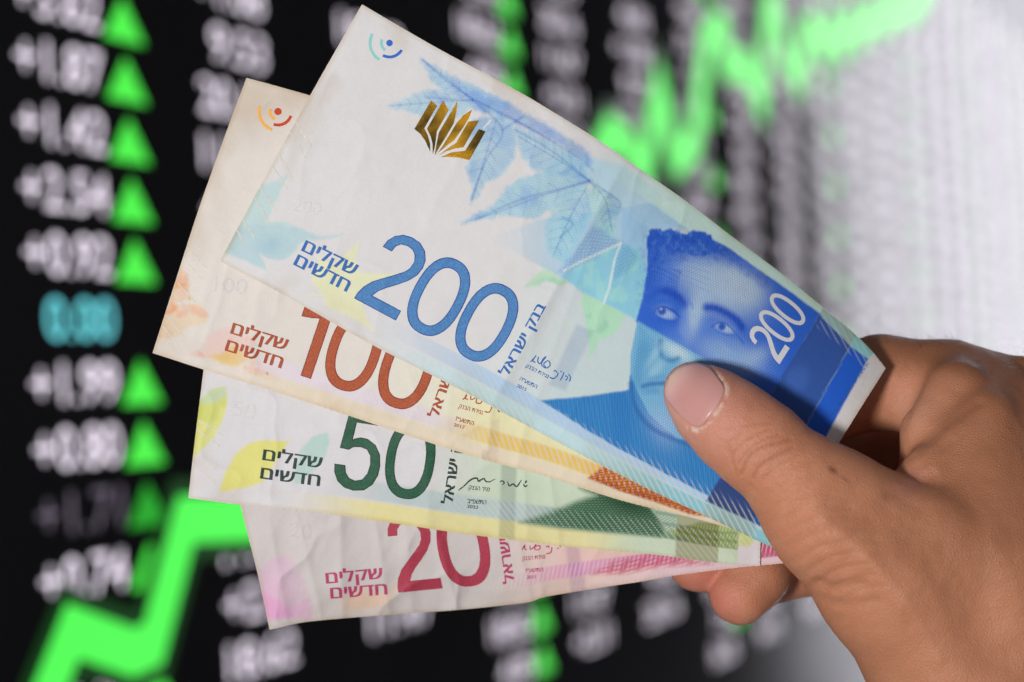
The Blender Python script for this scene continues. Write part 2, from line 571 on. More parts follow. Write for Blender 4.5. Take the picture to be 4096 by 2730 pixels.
def paint200(p):
    X, Y, U, V = p.X, p.Y, p.U, p.V
    wn = fbm(X, Y, 120, 2); wf = fbm(X, Y, 26, 4)
    # cool greenish wash over the middle and right part, under the centre line
    p.put(sstep(0.40, 0.66, U + 0.05 * wn), (196, 214, 215), 0.9)
    # pale watercolour leaves at the left
    lf = p.poly(R1([(560, 1180), (590, 1170), (530, 1290), (495, 1370), (440, 1480), (560, 1480), (690, 1530), (700, 1600), (240, 1600), (230, 1530), (290, 1440), (400, 1240), (470, 1220)]), 6, 9, 50)
    p.put(lf, (196, 219, 218), 0.95)
    lf = p.poly(R2([(650, 30), (760, 0), (960, 5), (1120, 45), (1200, 75), (1380, 68), (1300, 85), (1130, 105), (1080, 130), (1060, 180), (960, 232), (880, 228), (820, 190), (860, 300), (740, 250), (580, 180)]), 6, 8, 45, 3)
    p.put(lf, (190, 214, 218), 0.95); p.put(lf * p.blob(1080, 985, 60, 40), (160, 196, 212), 0.6)
    # yellow leaf
    yl = p.poly(R2([(1480, 105), (1455, 230), (1480, 320), (1560, 330), (1760, 320), (1700, 350), (1560, 470), (1500, 540), (1540, 640), (1585, 712), (1480, 650), (1340, 580), (1250, 540), (1250, 470), (1130, 465), (1230, 455), (1160, 380), (1165, 320), (1215, 250), (1200, 200), (1300, 270), (1380, 200)]), 6, 6, 30, 6)
    p.put(yl, (233, 234, 190), 0.9)
    # blue leaves
    blue = (158, 204, 228); deep = (128, 168, 224)
    shapes = [
        (R1([(1475, 388), (1580, 455), (1730, 530), (1850, 580), (2060, 700), (1990, 770), (1820, 720), (1700, 650), (1610, 600), (1545, 545), (1510, 470)]), blue),
        (R1([(1240, 705), (1400, 650), (1500, 600), (1640, 605), (1720, 660), (1830, 690), (1760, 780), (1600, 790), (1480, 780), (1380, 740)]), (176, 214, 230)),
        (R1([(1700, 560), (2060, 690), (2335, 850), (2600, 1010), (2620, 1140), (2335, 930), (2100, 830), (1830, 730)]), (138, 178, 228)),
        (R1([(1830, 800), (2000, 770), (2120, 870), (2100, 1050), (2010, 1170), (1900, 1230), (1840, 1330), (1805, 1365), (1815, 1250), (1785, 1120), (1800, 960)]), (160, 206, 226)),
        (R1([(2100, 840), (2335, 940), (2560, 1060), (2600, 1180), (2400, 1180), (2250, 1150), (2150, 1050)]), (160, 208, 228)),
        (R3([(78, 322), (300, 190), (370, 90), (480, 20), (640, -20), (900, 0), (950, 45), (800, 120), (700, 210), (560, 298), (380, 272), (200, 300)]), (150, 208, 228)),
        (R3([(650, 300), (760, 120), (900, 60), (940, 100), (960, 250), (900, 380), (830, 480), (780, 600), (660, 520), (636, 400)]), (158, 214, 226)),
        (R3([(940, 40), (1080, 140), (1145, 215), (1100, 330), (1110, 420), (1040, 450), (980, 350), (935, 200)]), (168, 220, 218)),
    ]
    # square of lighter blue under the leaves, down to the centre line
    sq = p.poly(R3([(260, 420), (600, 300), (1140, 215), (1340, 330), (1320, 620), (1255, 972)]), 4)
    p.put(sq * (0.12 + 0.88 * sstep(1980, 2300, X)), (172, 206, 228), 0.85)
    tl = p.poly(R3([(640, -60), (940, 40), (1150, 215), (1360, 190), (1420, 130), (1150, -60), (800, -160)]), 12)
    p.put(tl, (178, 216, 232), 0.75)
    pan = p.poly(R3([(1150, 220), (1360, 180), (1700, 370), (1440, 350), (1325, 345), (1310, 620), (1140, 450)]), 5)
    p.put(pan, (158, 200, 228), 0.8)
    for i, (s, c) in enumerate(shapes):
        m = p.poly(s, 9, 11, 19, i + 1)
        p.put(m, c, 0.66)
        p.put(m * sstep(0.45, 0.75, fbm(X, Y, 75, i + 4)), deep, 0.36)
        p.put(m * sstep(0.5, 0.7, fbm(X, Y, 34, i + 2)), (196, 228, 236), 0.4)
        p.engrave(m * 0.12, 11, 30, 11, 100, 1.0, 3, 80)
    for v in ([(1690, 240), (1790, 320), (1890, 400)], [(1890, 400), (2010, 520), (1945, 640), (1885, 800)], [(1890, 400), (2090, 500), (2200, 560)], [(2090, 470), (2010, 520)],
              [(1700, 390), (1890, 405)], [(2358, 724), (2250, 755), (2080, 800), (1900, 880)], [(2358, 724), (2200, 600), (2060, 520)], [(2358, 724), (2470, 800), (2480, 830)], [(2250, 870), (2290, 900), (2240, 950)]):
        p.mul(p.seg(spline(v, 20), 1.5, 6), (110, 150, 220), 0.34)
    ribs = [([(1891, 396), (1790, 330), (1690, 238)], 60), ([(1891, 400), (1740, 410), (1560, 424)], 62), ([(1985, 480), (1950, 600), (1888, 800)], 66), ([(1900, 400), (2080, 490), (2330, 640)], 50),
            ([(2358, 724), (2200, 620), (2070, 545)], 70), ([(2358, 724), (2180, 780), (1990, 850), (1860, 890)], 70), ([(2358, 730), (2290, 850), (2210, 1030)], 70), ([(2358, 728), (2420, 800), (2450, 930)], 50),
            ([(2480, 975), (2380, 1020), (2240, 1090)], 60), ([(2482, 975), (2450, 1110), (2410, 1240)], 70)]
    lm = np.zeros(len(X))
    for i, (s, c) in enumerate(shapes): lm = np.maximum(lm, p.poly(s, 9, 11, 19, i + 1))
    for rb, ln in ribs:
        q = spline(rb, 9)
        p.mul(p.seg(q, 0.6, 4) * (0.3 + 0.7 * lm), (96, 134, 214), 0.34)
        for j in range(1, 8):
            dd = q[min(j + 1, 8)] - q[j - 1]; dd = dd / np.linalg.norm(dd); nn = np.array([-dd[1], dd[0]])
            L = ln * math.sin(math.pi * (j + 0.8) / 9.5)
            for sgn in (-1, 1):
                en = q[j] + (dd * 0.75 + nn * sgn) * L * 0.75
                p.mul(p.seg(spline([q[j], (q[j] + en) / 2 + nn * sgn * 4, en], 6), 0.3, 4) * lm, (112, 152, 220), 0.24)
    # darker engraved leaf at the second node
    g = p.poly(R3([(950, 345), (1040, 380), (1140, 450), (1060, 500), (900, 590), (800, 640), (715, 655), (790, 560), (880, 450)]), 8, 8, 30, 3)
    p.put(g, (122, 174, 220), 0.4); p.engrave(g * 0.2, 13, 20, 13, 95, 2.5, 2, 60)
    g2 = p.poly(R3([(740, 670), (900, 590), (1060, 500), (1140, 455), (1260, 500), (1315, 620), (1300, 800), (1252, 972), (890, 790)]), 6, 3, 40, 4)
    p.put(g2, (140, 206, 224), 0.85)
    p.put(g2 * sstep(0.5, 0.7, fbm(X, Y, 60, 9)), (168, 224, 218), 0.6)
    g3 = p.poly(R3([(1140, 450), (1200, 480), (1260, 560), (1200, 640), (1100, 700), (1080, 640), (1100, 540)]), 10, 8, 30, 7)
    p.put(g3, (116, 174, 216), 0.4); p.engrave(g3 * 0.15, 13, 60, 13, 140, 2.5, 5, 60)
    for v in (R3([(1140, 455), (1100, 560), (1060, 760), (1010, 900)]), R3([(1130, 460), (1000, 520), (850, 590), (760, 640)])):
        p.put(p.seg(v, 3, 4), (214, 236, 240), 0.9)
    # green leaves below the line
    for s, c in ((R3([(500, 748), (560, 680), (625, 620), (785, 718), (740, 735), (640, 700), (600, 745)]), (186, 222, 190)),
                 (R3([(890, 790), (1165, 932), (1130, 1020), (1060, 1080), (1000, 1100), (960, 1180), (935, 1222), (925, 1080), (895, 940), (878, 860)]), (176, 226, 188))):
        m = p.poly(s, 6, 6, 26, 8); p.put(m, c, 0.85)
        p.put(m * sstep(0.5, 0.7, fbm(X, Y, 60, 3)), (150, 204, 178), 0.6)
    # wide see-through strip, lower half
    p.mul(p.poly(R3([(845, 1000), (960, 1040), (770, 1440), (660, 1400)]), 8), (214, 222, 238), 0.7)
    # blue portrait panel
    hairtop = p.poly(RP([(330, 330), (335, 250), (350, 200), (400, 195), (430, 212), (470, 200), (520, 215), (560, 235), (610, 238), (650, 215), (720, 225), (770, 245), (800, 300), (900, 360), (700, 400)]), 4, 7, 14, 3)
    panel = p.poly(RP([(330, 300), (480, 260), (640, 260), (760, 262), (900, 335), (1100, 480), (1290, 610), (1552, 806), (1222, 1312), (1120, 1480), (704, 1110), (250, 848), (300, 680), (330, 500)]), 4, 2, 20, 3)
    panel = np.maximum(panel, hairtop)
    p.put(panel, (54, 112, 218), 1.0)
    low = p.poly(R3([(1250, 972), (1680, 1215), (2250, 1560), (2100, 1900), (1300, 1700), (1200, 1450), (1205, 1200), (1225, 1100)]), 4)
    p.put(low, (126, 190, 220), 1.0)
    P_ = lambda x, y: (x * 0.574 + 2400, y * 0.574 + 800)
    def b(x, y, rx, ry, ang=0, pw_=1.0):
        cx, cy = P_(x, y); return p.blob(cx, cy, rx * 0.574, ry * 0.574, ang, pw_)
    skin = (190, 216, 250)
    # forehead, temple and cheeks, lit from the right
    p.put(panel * np.clip(b(810, 590, 340, 190, 33, 1.5) + b(1040, 590, 150, 120, 32, 1.4) * 0.5, 0, 1), skin, 0.9)
    p.put(panel * b(960, 600, 170, 110, 36, 1.3), (198, 217, 250), 0.85)
    p.put(panel * b(420, 560, 90, 150, 8, 1.4), (96, 146, 228), 0.8)
    p.put(panel * b(660, 800, 75, 190, 20, 1.4), skin, 0.9)
    p.put(panel * b(900, 1080, 260, 120, 20, 1.3), (160, 194, 242), 0.9)
    p.put(panel * b(520, 960, 90, 70, 30), (110, 158, 230), 0.6)
    p.put(panel * b(1090, 1090, 110, 60, -30), skin, 0.5)
    # hair
    hair = np.maximum(hairtop, p.poly(RP([(325, 240), (420, 215), (640, 240), (780, 240), (880, 330), (1010, 450), (1150, 560), (1060, 500), (960, 430), (860, 390), (740, 385), (620, 370), (540, 390), (460, 420), (410, 490), (360, 610), (305, 690), (330, 420)]), 40, 12, 26, 5))
    p.put(hair * panel, (46, 98, 206), 0.85)
    p.put(hair * sstep(0.5, 0.68, fbm(X, Y, 17, 5)), (84, 140, 224), 0.65)
    p.put(hair * sstep(0.55, 0.7, fbm(X, Y, 15, 8)), (30, 76, 184), 0.5)
    cu_ = np.abs(np.sin((fbm(X, Y, 34, 11) * 9 + fbm(X, Y, 70, 12) * 7) * math.pi))
    p.put(hair * sstep(0.35, 0.0, cu_), (28, 76, 186), 0.55)
    # brows
    for pts, w in (([(350, 690), (400, 640), (470, 640), (540, 680), (575, 730)], 11), ([(745, 750), (800, 755), (880, 790), (950, 840), (985, 890)], 9)):
        p.put(p.seg(spline([P_(*q) for q in pts], 24), w * 0.8, 20), (36, 90, 204), 0.85)
        cl = spline([P_(*q) for q in pts], 26)
        for i, q in enumerate(cl):
            dx, dy = 2.5 + 3 * math.sin(i * 1.7), -6 - 3 * math.cos(i * 2.3)
            p.put(p.seg([(q[0] - dx * 0.8, q[1] - dy * 0.7), (q[0] + dx + i * 0.35, q[1] + dy)], 0.4, 4), (24, 72, 186), 0.6)
    # eye sockets, eyes
    p.put(panel * b(430, 790, 150, 105, 15, 1.5), (50, 106, 214), 0.85)
    p.put(panel * b(440, 745, 60, 22, 0), (140, 180, 238), 0.5)
    p.put(panel * b(455, 795, 72, 34, 18, 2), (176, 206, 244), 0.85)
    p.put(panel * b(432, 775, 30, 30, 0, 3), (28, 78, 190), 0.95)
    p.put(panel * b(425, 760, 12, 10, 0, 2), (200, 222, 250), 0.7)
    p.put(p.seg(spline([P_(*q) for q in [(375, 790), (400, 755), (450, 745), (510, 775), (560, 820)]], 20), 0.8, 5), (28, 72, 182), 0.8)
    p.put(p.seg(spline([P_(*q) for q in [(390, 810), (440, 835), (510, 845), (550, 830)]], 16), 1.2, 5), (44, 98, 204), 0.6)
    p.put(panel * b(800, 900, 80, 60, 10, 1.2), (110, 156, 232), 0.55)
    p.put(panel * b(872, 895, 70, 30, 20, 2), (188, 214, 247), 0.9)
    p.put(panel * b(850, 885, 27, 27, 0, 3), (34, 86, 200), 0.95)
    p.put(p.seg(spline([P_(*q) for q in [(780, 885), (820, 858), (870, 862), (930, 910), (1000, 1000)]], 20), 0.8, 5), (36, 84, 192), 0.75)
    p.put(p.seg(spline([P_(*q) for q in [(800, 910), (850, 930), (900, 945), (950, 940)]], 16), 1.2, 5), (70, 122, 220), 0.6)
    for q in ((620, 690), (640, 720)):
        p.put(p.seg([P_(q[0], q[1]), P_(q[0] + 6, q[1] + 40)], 2, 4), (90, 140, 226), 0.5)
    p.put(panel * b(365, 700, 60, 170, 8, 1.5), (56, 112, 214), 0.55)
    p.put(panel * b(590, 850, 36, 120, -8, 1.4), (110, 156, 232), 0.5)
    p.put(panel * b(730, 850, 34, 60, 0, 1.3), (110, 158, 232), 0.5)
    p.put(panel * b(500, 930, 90, 30, 30, 1.4), (66, 122, 220), 0.5)
    p.put(panel * b(900, 1000, 90, 26, 38, 1.4), (112, 158, 232), 0.45)
    p.put(panel * b(960, 930, 26, 90, -30, 1.4), (96, 146, 228), 0.4)
    for i in range(26):
        xx = 345 + i * 9
        p.put(p.seg(spline([P_(xx, 470 + 0.12 * i * i * 0.3), P_(xx - 22, 560), P_(xx - 30, 640)], 10), 0.2, 2.6) * panel, (44, 96, 208), 0.5)
    for i in range(6):
        p.put(p.seg(spline([P_(400 + 10 * i, 430 + 34 * i), P_(560, 380 + 36 * i), P_(760, 420 + 44 * i)], 16), 0.2, 3) * panel, (84, 136, 226), 0.30)
    for i in range(9):
        p.put(p.seg(spline([P_(280 + 12 * i, 880 + 12 * i), P_(270 + 12 * i, 1020), P_(250 + 10 * i, 1180), P_(300 + 14 * i, 1360)], 16), 0.2, 3) * low, (70, 142, 196), 0.4)
    # nose, cheek and mouth in cyan below the centre line
    p.put(low * b(540, 1060, 120, 50, 30, 1.3), (206, 232, 238), 0.9)
    p.put(p.seg(spline([P_(*q) for q in [(425, 985), (415, 1040), (440, 1100), (500, 1120), (545, 1105)]], 20), 1.0, 16), (46, 126, 182), 0.75)
    p.put(low * b(330, 1120, 60, 120, -10, 1.3), (104, 176, 212), 0.7)
    p.put(low * b(390, 1180, 90, 36, -50, 1.2), (176, 218, 230), 0.6)
    p.put(p.seg(spline([P_(*q) for q in [(300, 1300), (350, 1285), (420, 1280), (470, 1275)]], 16), 1.5, 14), (36, 116, 178), 0.8)
    p.put(low * b(400, 1240, 80, 18, -8, 1.2), (96, 164, 206), 0.6)
    p.put(low * b(300, 1040, 36, 70, 10, 1.3), (92, 160, 206), 0.5)
    p.put(low * b(380, 1080, 26, 110, 35, 1.4), (180, 218, 230), 0.5)
    p.put(low * b(360, 1330, 60, 24, 0, 1.3), (90, 164, 206), 0.6)
    p.put(low * b(255, 1250, 36, 190, 8, 1.5), (96, 166, 206), 0.6)
    # cyan jacket and chin
    suit = p.poly(R6([(600, 172), (900, 145), (1195, 100), (1205, 0), (1240, 100), (1320, 260), (1500, 420), (1720, 470), (2220, 700), (2280, 900), (2120, 1010), (1950, 900), (1700, 800), (1400, 640), (1100, 480), (900, 360)]), 4, 3, 30, 2)
    p.put(suit, (62, 146, 204), 1.0)
    p.mul(suit * (0.5 + 0.5 * np.sin((X * 0.985 - Y * 0.17) / 2.9)), (176, 206, 232), 0.45)
    face = p.poly(R6([(1200, -100), (1200, 120), (1240, 240), (1340, 360), (1500, 440), (1800, 520), (2000, 600), (2200, 600), (2200, -100)]), 16)
    p.put(face * low, (118, 184, 218), 0.0)
    p.put(face * suit, (84, 156, 208), 0.9)
    p.put(p.blob(2655, 1700, 60, 90, -20), (176, 202, 232), 0.55)
    p.put(p.seg(spline(R6([(1205, 60), (1235, 210), (1330, 340), (1470, 420), (1700, 500)]), 30), 3, 14), (32, 104, 172), 0.6)
    p.put(suit * p.poly(R6([(1180, 110), (1210, 240), (1180, 520), (1100, 480), (1060, 130)]), 6), (48, 130, 196), 0.6)
    # lower margin bands
    bm = sstep(0.965, 0.955, V) * 0 + 1
    b1 = sstep(0.945, 0.952, V)
    b2 = sstep(0.885, 0.895, V) * (1 - sstep(0.938, 0.948, V))
    fade = sstep(0.22, 0.5, U)
    p.put(b1 * fade, (190, 226, 232), 0.9)
    p.put(b2 * fade * (1 - suit), (172, 204, 232), 0.85)
    fr = sstep(0.62, 0.82, U)
    p.put(b1 * fr, (134, 196, 206), 0.9)
    p.hatch(np.clip(b1 * fade + b2 * fade * 0.5 + sstep(0.86, 0.9, V) * sstep(0.68, 0.75, U) * 0.35, 0, 1) * (1 - sstep(0.95, 0.955, U)), 21, -28)
    # upper margin bands
    f2 = sstep(0.42, 0.62, U)
    t1 = (1 - sstep(0.078, 0.09, V + 0.012 * wf)) * (1 - panel)
    p.put(t1 * f2, (200, 232, 220), 0.9)
    p.put((1 - sstep(0.15, 0.16, V)) * sstep(0.1, 0.11, V) * sstep(0.5, 0.56, U) * (1 - sstep(0.68, 0.74, U)) * (1 - panel), (170, 208, 232), 0.7)
    p.hatch(t1 * f2 * 0.55, 21, -28)
    # strip through the end of the panel, blue end block, white end margin
    def strip(a, b_, c, d):
        return p.poly([a, b_, c, d], 3)
    st = strip((3292, 1232), (3424, 1342), (2990, 2170), (2800, 2070))
    q1 = p.poly([(3278, 1258), (3402, 1384), (3010, 2090), (2825, 2005)], 4, 2, 14, 6)
    p.put(q1, (58, 96, 172), 1.0); p.put(st * (1 - q1), (150, 184, 182), 0.8)
    p.put(q1 * p.blob(3190, 1520, 46, 60, 20, 2), (70, 112, 190), 0.8)
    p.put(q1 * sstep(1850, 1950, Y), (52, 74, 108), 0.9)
    q2 = p.poly([(3402, 1384), (3474, 1436), (3100, 2130), (3010, 2090)], 4, 2, 14, 6)
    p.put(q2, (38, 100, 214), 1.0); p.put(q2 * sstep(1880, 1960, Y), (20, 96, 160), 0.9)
    tq = p.poly([(3424, 1342), (3500, 1412), (3474, 1436), (3402, 1384)], 4, 2, 10, 2); p.put(tq, (150, 220, 226), 1.0)
    wm = p.poly([(3500, 1410), (3580, 1490), (3180, 2260), (3085, 2150), (3474, 1438)], 3)
    p.put(wm, (226, 224, 226), 1.0)
    p.engrave(np.clip(panel * 0.30 + low * 0.3 + suit * 0.35 + q1 * 0.15, 0, 0.42) * (1 - wm) , 9.5, 0, 9.5, 62, 5, 4, 260)
    p.mul(p.seg([(1880, 400), (1885, 401)], 1, 1), (255, 255, 255), 0)


def paint100(p):
    X, Y, U, V = p.X, p.Y, p.U, p.V
    wn = fbm(X, Y, 120, 2)
    p.put(sstep(0.44, 0.60, U + 0.04 * wn), (240, 221, 160), 0.95)
    p.put(sstep(0.30, 0.46, U + 0.04 * wn) * 0.5, (243, 233, 205), 0.8)
    # peach flowers
    for s, c in ((R2([(290, 290), (335, 330), (350, 400), (345, 460), (310, 500), (200, 560), (180, 600), (240, 430)]), (240, 200, 172)),
                 (R2([(200, 560), (330, 520), (430, 530), (475, 600), (455, 660), (340, 690), (290, 730), (200, 760), (130, 745), (160, 660)]), (241, 212, 184)),
                 (R2([(470, 740), (520, 700), (600, 685), (660, 720), (790, 760), (800, 800), (700, 900), (600, 900), (470, 890), (330, 858), (380, 845), (440, 850)]), (238, 205, 196)),
                 (R2([(770, 900), (860, 930), (920, 980), (945, 1040), (900, 1040), (780, 1000), (700, 960)]), (240, 206, 192))):
        m = p.poly(s, 6, 7, 34, 4); p.put(m, c, 0.9)
        p.put(m * sstep(0.55, 0.75, fbm(X, Y, 60, 6)), (238, 172, 150), 0.55)
    for s, c in ((R2([(480, 875), (560, 860), (640, 800), (700, 850), (780, 890), (700, 920), (640, 950), (560, 930)]), (248, 196, 112)),
                 (R2([(230, 520), (275, 540), (260, 570), (190, 600)]), (240, 160, 110)), (R2([(250, 385), (320, 400), (310, 420), (250, 415)]), (242, 170, 100))):
        p.put(p.poly(s, 8, 9, 18, 5), c, 0.85)
    for q, r in (((755, 985), 5), ((716, 950), 6), ((770, 925), 9), ((348, 490), 9)):
        c = R2([q])[0]; p.put(p.blob(c[0], c[1], r, r, 0, 2), (246, 186, 90), 0.8)
    c = R2([(864, 992)])[0]; p.put(p.blob(c[0], c[1], 5, 5, 0, 2), (60, 30, 34), 0.9)
    # lower bands: peach edge, lilac / orange hatched
    b1 = sstep(0.945, 0.955, V); b2 = sstep(0.885, 0.9, V) * (1 - sstep(0.94, 0.95, V))
    f = sstep(0.05, 0.3, U)
    p.put(b1 * f, (240, 216, 190), 0.9)
    p.put(b2 * sstep(0.1, 0.25, U) * (1 - sstep(0.45, 0.56, U)), (229, 216, 224), 0.9)
    p.put(b2 * sstep(0.46, 0.6, U), (246, 196, 104), 0.95)
    p.hatch(b2 * sstep(0.12, 0.5, U) + b1 * f * 0.5, 21, -20)
    # orange figure at the right
    o = p.poly(R6([(920, 690), (1020, 615), (1200, 600), (1700, 850), (1800, 960), (1600, 930), (1350, 840), (1150, 780)]), 5)
    p.put(o, (206, 104, 34), 0.95); p.put(o * sstep(0.5, 0.7, fbm(X, Y, 60, 8)), (236, 158, 70), 0.7)
    p.put(b2 * sstep(0.72, 0.8, U), (238, 150, 60), 0.7)
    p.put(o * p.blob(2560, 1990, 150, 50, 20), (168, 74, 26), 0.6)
    p.engrave(o * 0.65, 11, 82, 22, 20, 2.2, 3, 120)
    # strip and end margin
    st = p.poly(R6([(1345, 825), (1620, 905), (1700, 500), (1450, 400)]), 3)
    p.mul(st * sstep(0.94, 0.96, V), (240, 200, 184), 0.9)
    p.put(p.poly(R6([(1740, 940), (2000, 1100), (2000, 900), (1800, 850)]), 3), (214, 217, 222), 1)
    s2 = p.poly(R6([(215, 500), (262, 510), (245, 590), (205, 580)]), 6); p.mul(s2, (214, 204, 214), 0.6)
    s3 = p.poly(R6([(275, 300), (330, 300), (320, 620), (255, 600)]), 5); p.mul(s3, (238, 226, 228), 0.45)


def paint50(p):
    X, Y, U, V = p.X, p.Y, p.U, p.V
    wn = fbm(X, Y, 120, 2)
    p.put(sstep(0.40, 0.56, U + 0.04 * wn), (202, 216, 190), 0.95)
    # yellow green leaves
    for s, c in ((R5([(160, 20), (230, -60), (330, -90), (350, 0), (325, 120), (250, 270), (120, 385), (90, 380)]), (222, 222, 130)),
                 (R5([(768, 268), (745, 300), (700, 370), (640, 470), (580, 550), (480, 585), (295, 618), (340, 480), (400, 360), (500, 290), (600, 268), (740, 278)]), (226, 221, 120)),
                 (R5([(1020, 215), (1028, 290), (1000, 380), (930, 470), (820, 560), (795, 560), (800, 470), (840, 330), (920, 250)]), (184, 211, 202))):
        m = p.poly(s, 5, 4, 40, 3); p.put(m, c, 0.92)
        p.put(m * sstep(0.5, 0.75, fbm(X, Y, 90, 5)), (198, 206, 96) if c[2] < 150 else (196, 216, 208), 0.5)
    lf = p.poly(R5([(160, 20), (230, -60), (330, -90), (345, -20), (260, 20)]), 12, 8); p.put(lf, (196, 212, 186), 0.8)
    # lower bands
    b1 = sstep(0.93, 0.94, V); b2 = sstep(0.86, 0.875, V) * (1 - sstep(0.925, 0.935, V))
    p.put(b1 * sstep(0.15, 0.35, U), (234, 222, 158), 0.95)
    p.put(b2 * sstep(0.2, 0.4, U), (186, 202, 200), 0.9)
    p.put(b1 * sstep(0.68, 0.8, U), (200, 216, 190), 0.95)
    p.put(b2 * sstep(0.55, 0.7, U), (104, 140, 112), 0.9)
    p.hatch(b2 * sstep(0.3, 0.6, U) * 0.8 + b1 * sstep(0.3, 0.7, U) * 0.45, 19, -38)
    # green net figure
    n1 = p.poly(RQ([(140, 345), (380, 270), (560, 190), (700, 150), (575, 95), (660, 105), (900, 175), (1085, 230), (1170, 330), (1200, 420), (1160, 450), (700, 410), (400, 385)]), 14)
    p.put(n1, (92, 142, 104), 0.9)
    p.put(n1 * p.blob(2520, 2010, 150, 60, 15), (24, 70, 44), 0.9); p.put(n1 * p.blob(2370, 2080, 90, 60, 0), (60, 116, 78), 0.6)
    p.put(p.poly(RQ([(1090, 235), (1285, 285), (1275, 400), (1200, 415), (1150, 330)]), 5), (176, 200, 176), 0.9)
    n2 = p.poly(RQ([(1190, 420), (1440, 345), (1740, 380), (1720, 540), (1400, 490)]), 6)
    p.put(n2, (168, 190, 104), 0.75); p.engrave(n2 * 0.4, 12, 20, 30, 100, 1.5, 4, 150)
    n3 = p.poly(RQ([(1095, 240), (1285, 285), (1270, 400), (1200, 415)]), 6); p.engrave(n3 * 0.45, 10, 60, 40, 100, 1, 4, 150)
    p.engrave(0.7 * n1 * sstep(0.0, 0.8, n1), 9.0, 88, 11, 40, 3.2, 3, 190)
    # strip, end blocks
    st = p.poly(RQ([(1285, 230), (1585, 300), (1578, 640), (1268, 600)]), 3); p.mul(st, (196, 182, 160), 0.8)
    e2 = p.poly(RQ([(1725, 300), (1900, 400), (1900, 700), (1720, 660)]), 3); p.put(e2, (222, 214, 218), 1)
    p.put(p.poly(RQ([(1722, 380), (1860, 380), (1850, 470), (1800, 520), (1722, 520)]), 5, 5, 20), (206, 214, 130), 0.9)
    s3 = p.poly(R6([(345, 560), (445, 600), (430, 1100), (325, 1080)]), 6); p.mul(s3, (202, 208, 210), 0.7)


def paint20(p):
    X, Y, U, V = p.X, p.Y, p.U, p.V
    wn = fbm(X, Y, 120, 2)
    p.put(sstep(0.42, 0.62, U + 0.04 * wn), (233, 206, 197), 0.9)
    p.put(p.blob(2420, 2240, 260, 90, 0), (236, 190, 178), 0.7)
    # pink palm fronds in the lower left corner
    for i in range(16):
        a = math.radians(-95 + i * 9.5); L = 210 - abs(i - 5) * 7
        x0, y0 = 1090, 2500
        m = p.seg([(x0 - 30 + 6 * i, y0 - 40), (x0 + math.sin(a + 1.2) * L * 0.55 + 5 * i, y0 - 20 - abs(math.cos(a + 1.2)) * L * 1.25)], 5, 14)
        p.put(m, (226, 176, 206), 0.45)
    p.put(p.poly(R5([(570, 1260), (700, 1350), (780, 1440), (640, 1475), (600, 1400)]), 12, 8), (228, 166, 204), 0.75)
    o = p.poly(R5([(1120, 1330), (1230, 1260), (1420, 1290), (1490, 1230), (1420, 1340), (1350, 1390), (1150, 1400)]), 20, 14)
    p.put(o, (238, 202, 178), 0.9)
    b1 = sstep(0.945, 0.955, V); b2 = sstep(0.89, 0.9, V) * (1 - sstep(0.94, 0.95, V))
    p.put(b2 * sstep(0.42, 0.6, U), (226, 158, 190), 0.95)
    p.put(b2 * sstep(0.62, 0.76, U), (206, 92, 138), 0.95)
    p.put(b1 * sstep(0.6, 0.8, U), (226, 192, 202), 0.8)
    p.put(sstep(0.955, 0.96, U) * sstep(0.86, 0.87, V) * (1 - sstep(0.94, 0.95, V)), (206, 84, 128), 0.9)
    p.hatch(b2 * sstep(0.35, 0.5, U) + b1 * sstep(0.5, 0.7, U) * 0.5, 17, 12)
    n = p.poly(R6([(940, 1330), (1080, 1250), (1300, 1210), (1700, 1240), (1760, 1262), (1400, 1285), (1150, 1330)]), 10)
    p.put(n, (222, 130, 150), 0.6); p.engrave(n * 0.5, 15, 74, 60, 20, 1.6, 4, 150)
    s3 = p.poly(R6([(770, 1130), (860, 1150), (910, 1440), (810, 1470)]), 8); p.mul(s3, (214, 204, 232), 0.6)
    p.put(p.poly(R6([(2066, 1110), (2300, 1080), (2300, 1195), (2066, 1225)]), 3), (196, 80, 116), 0.9)


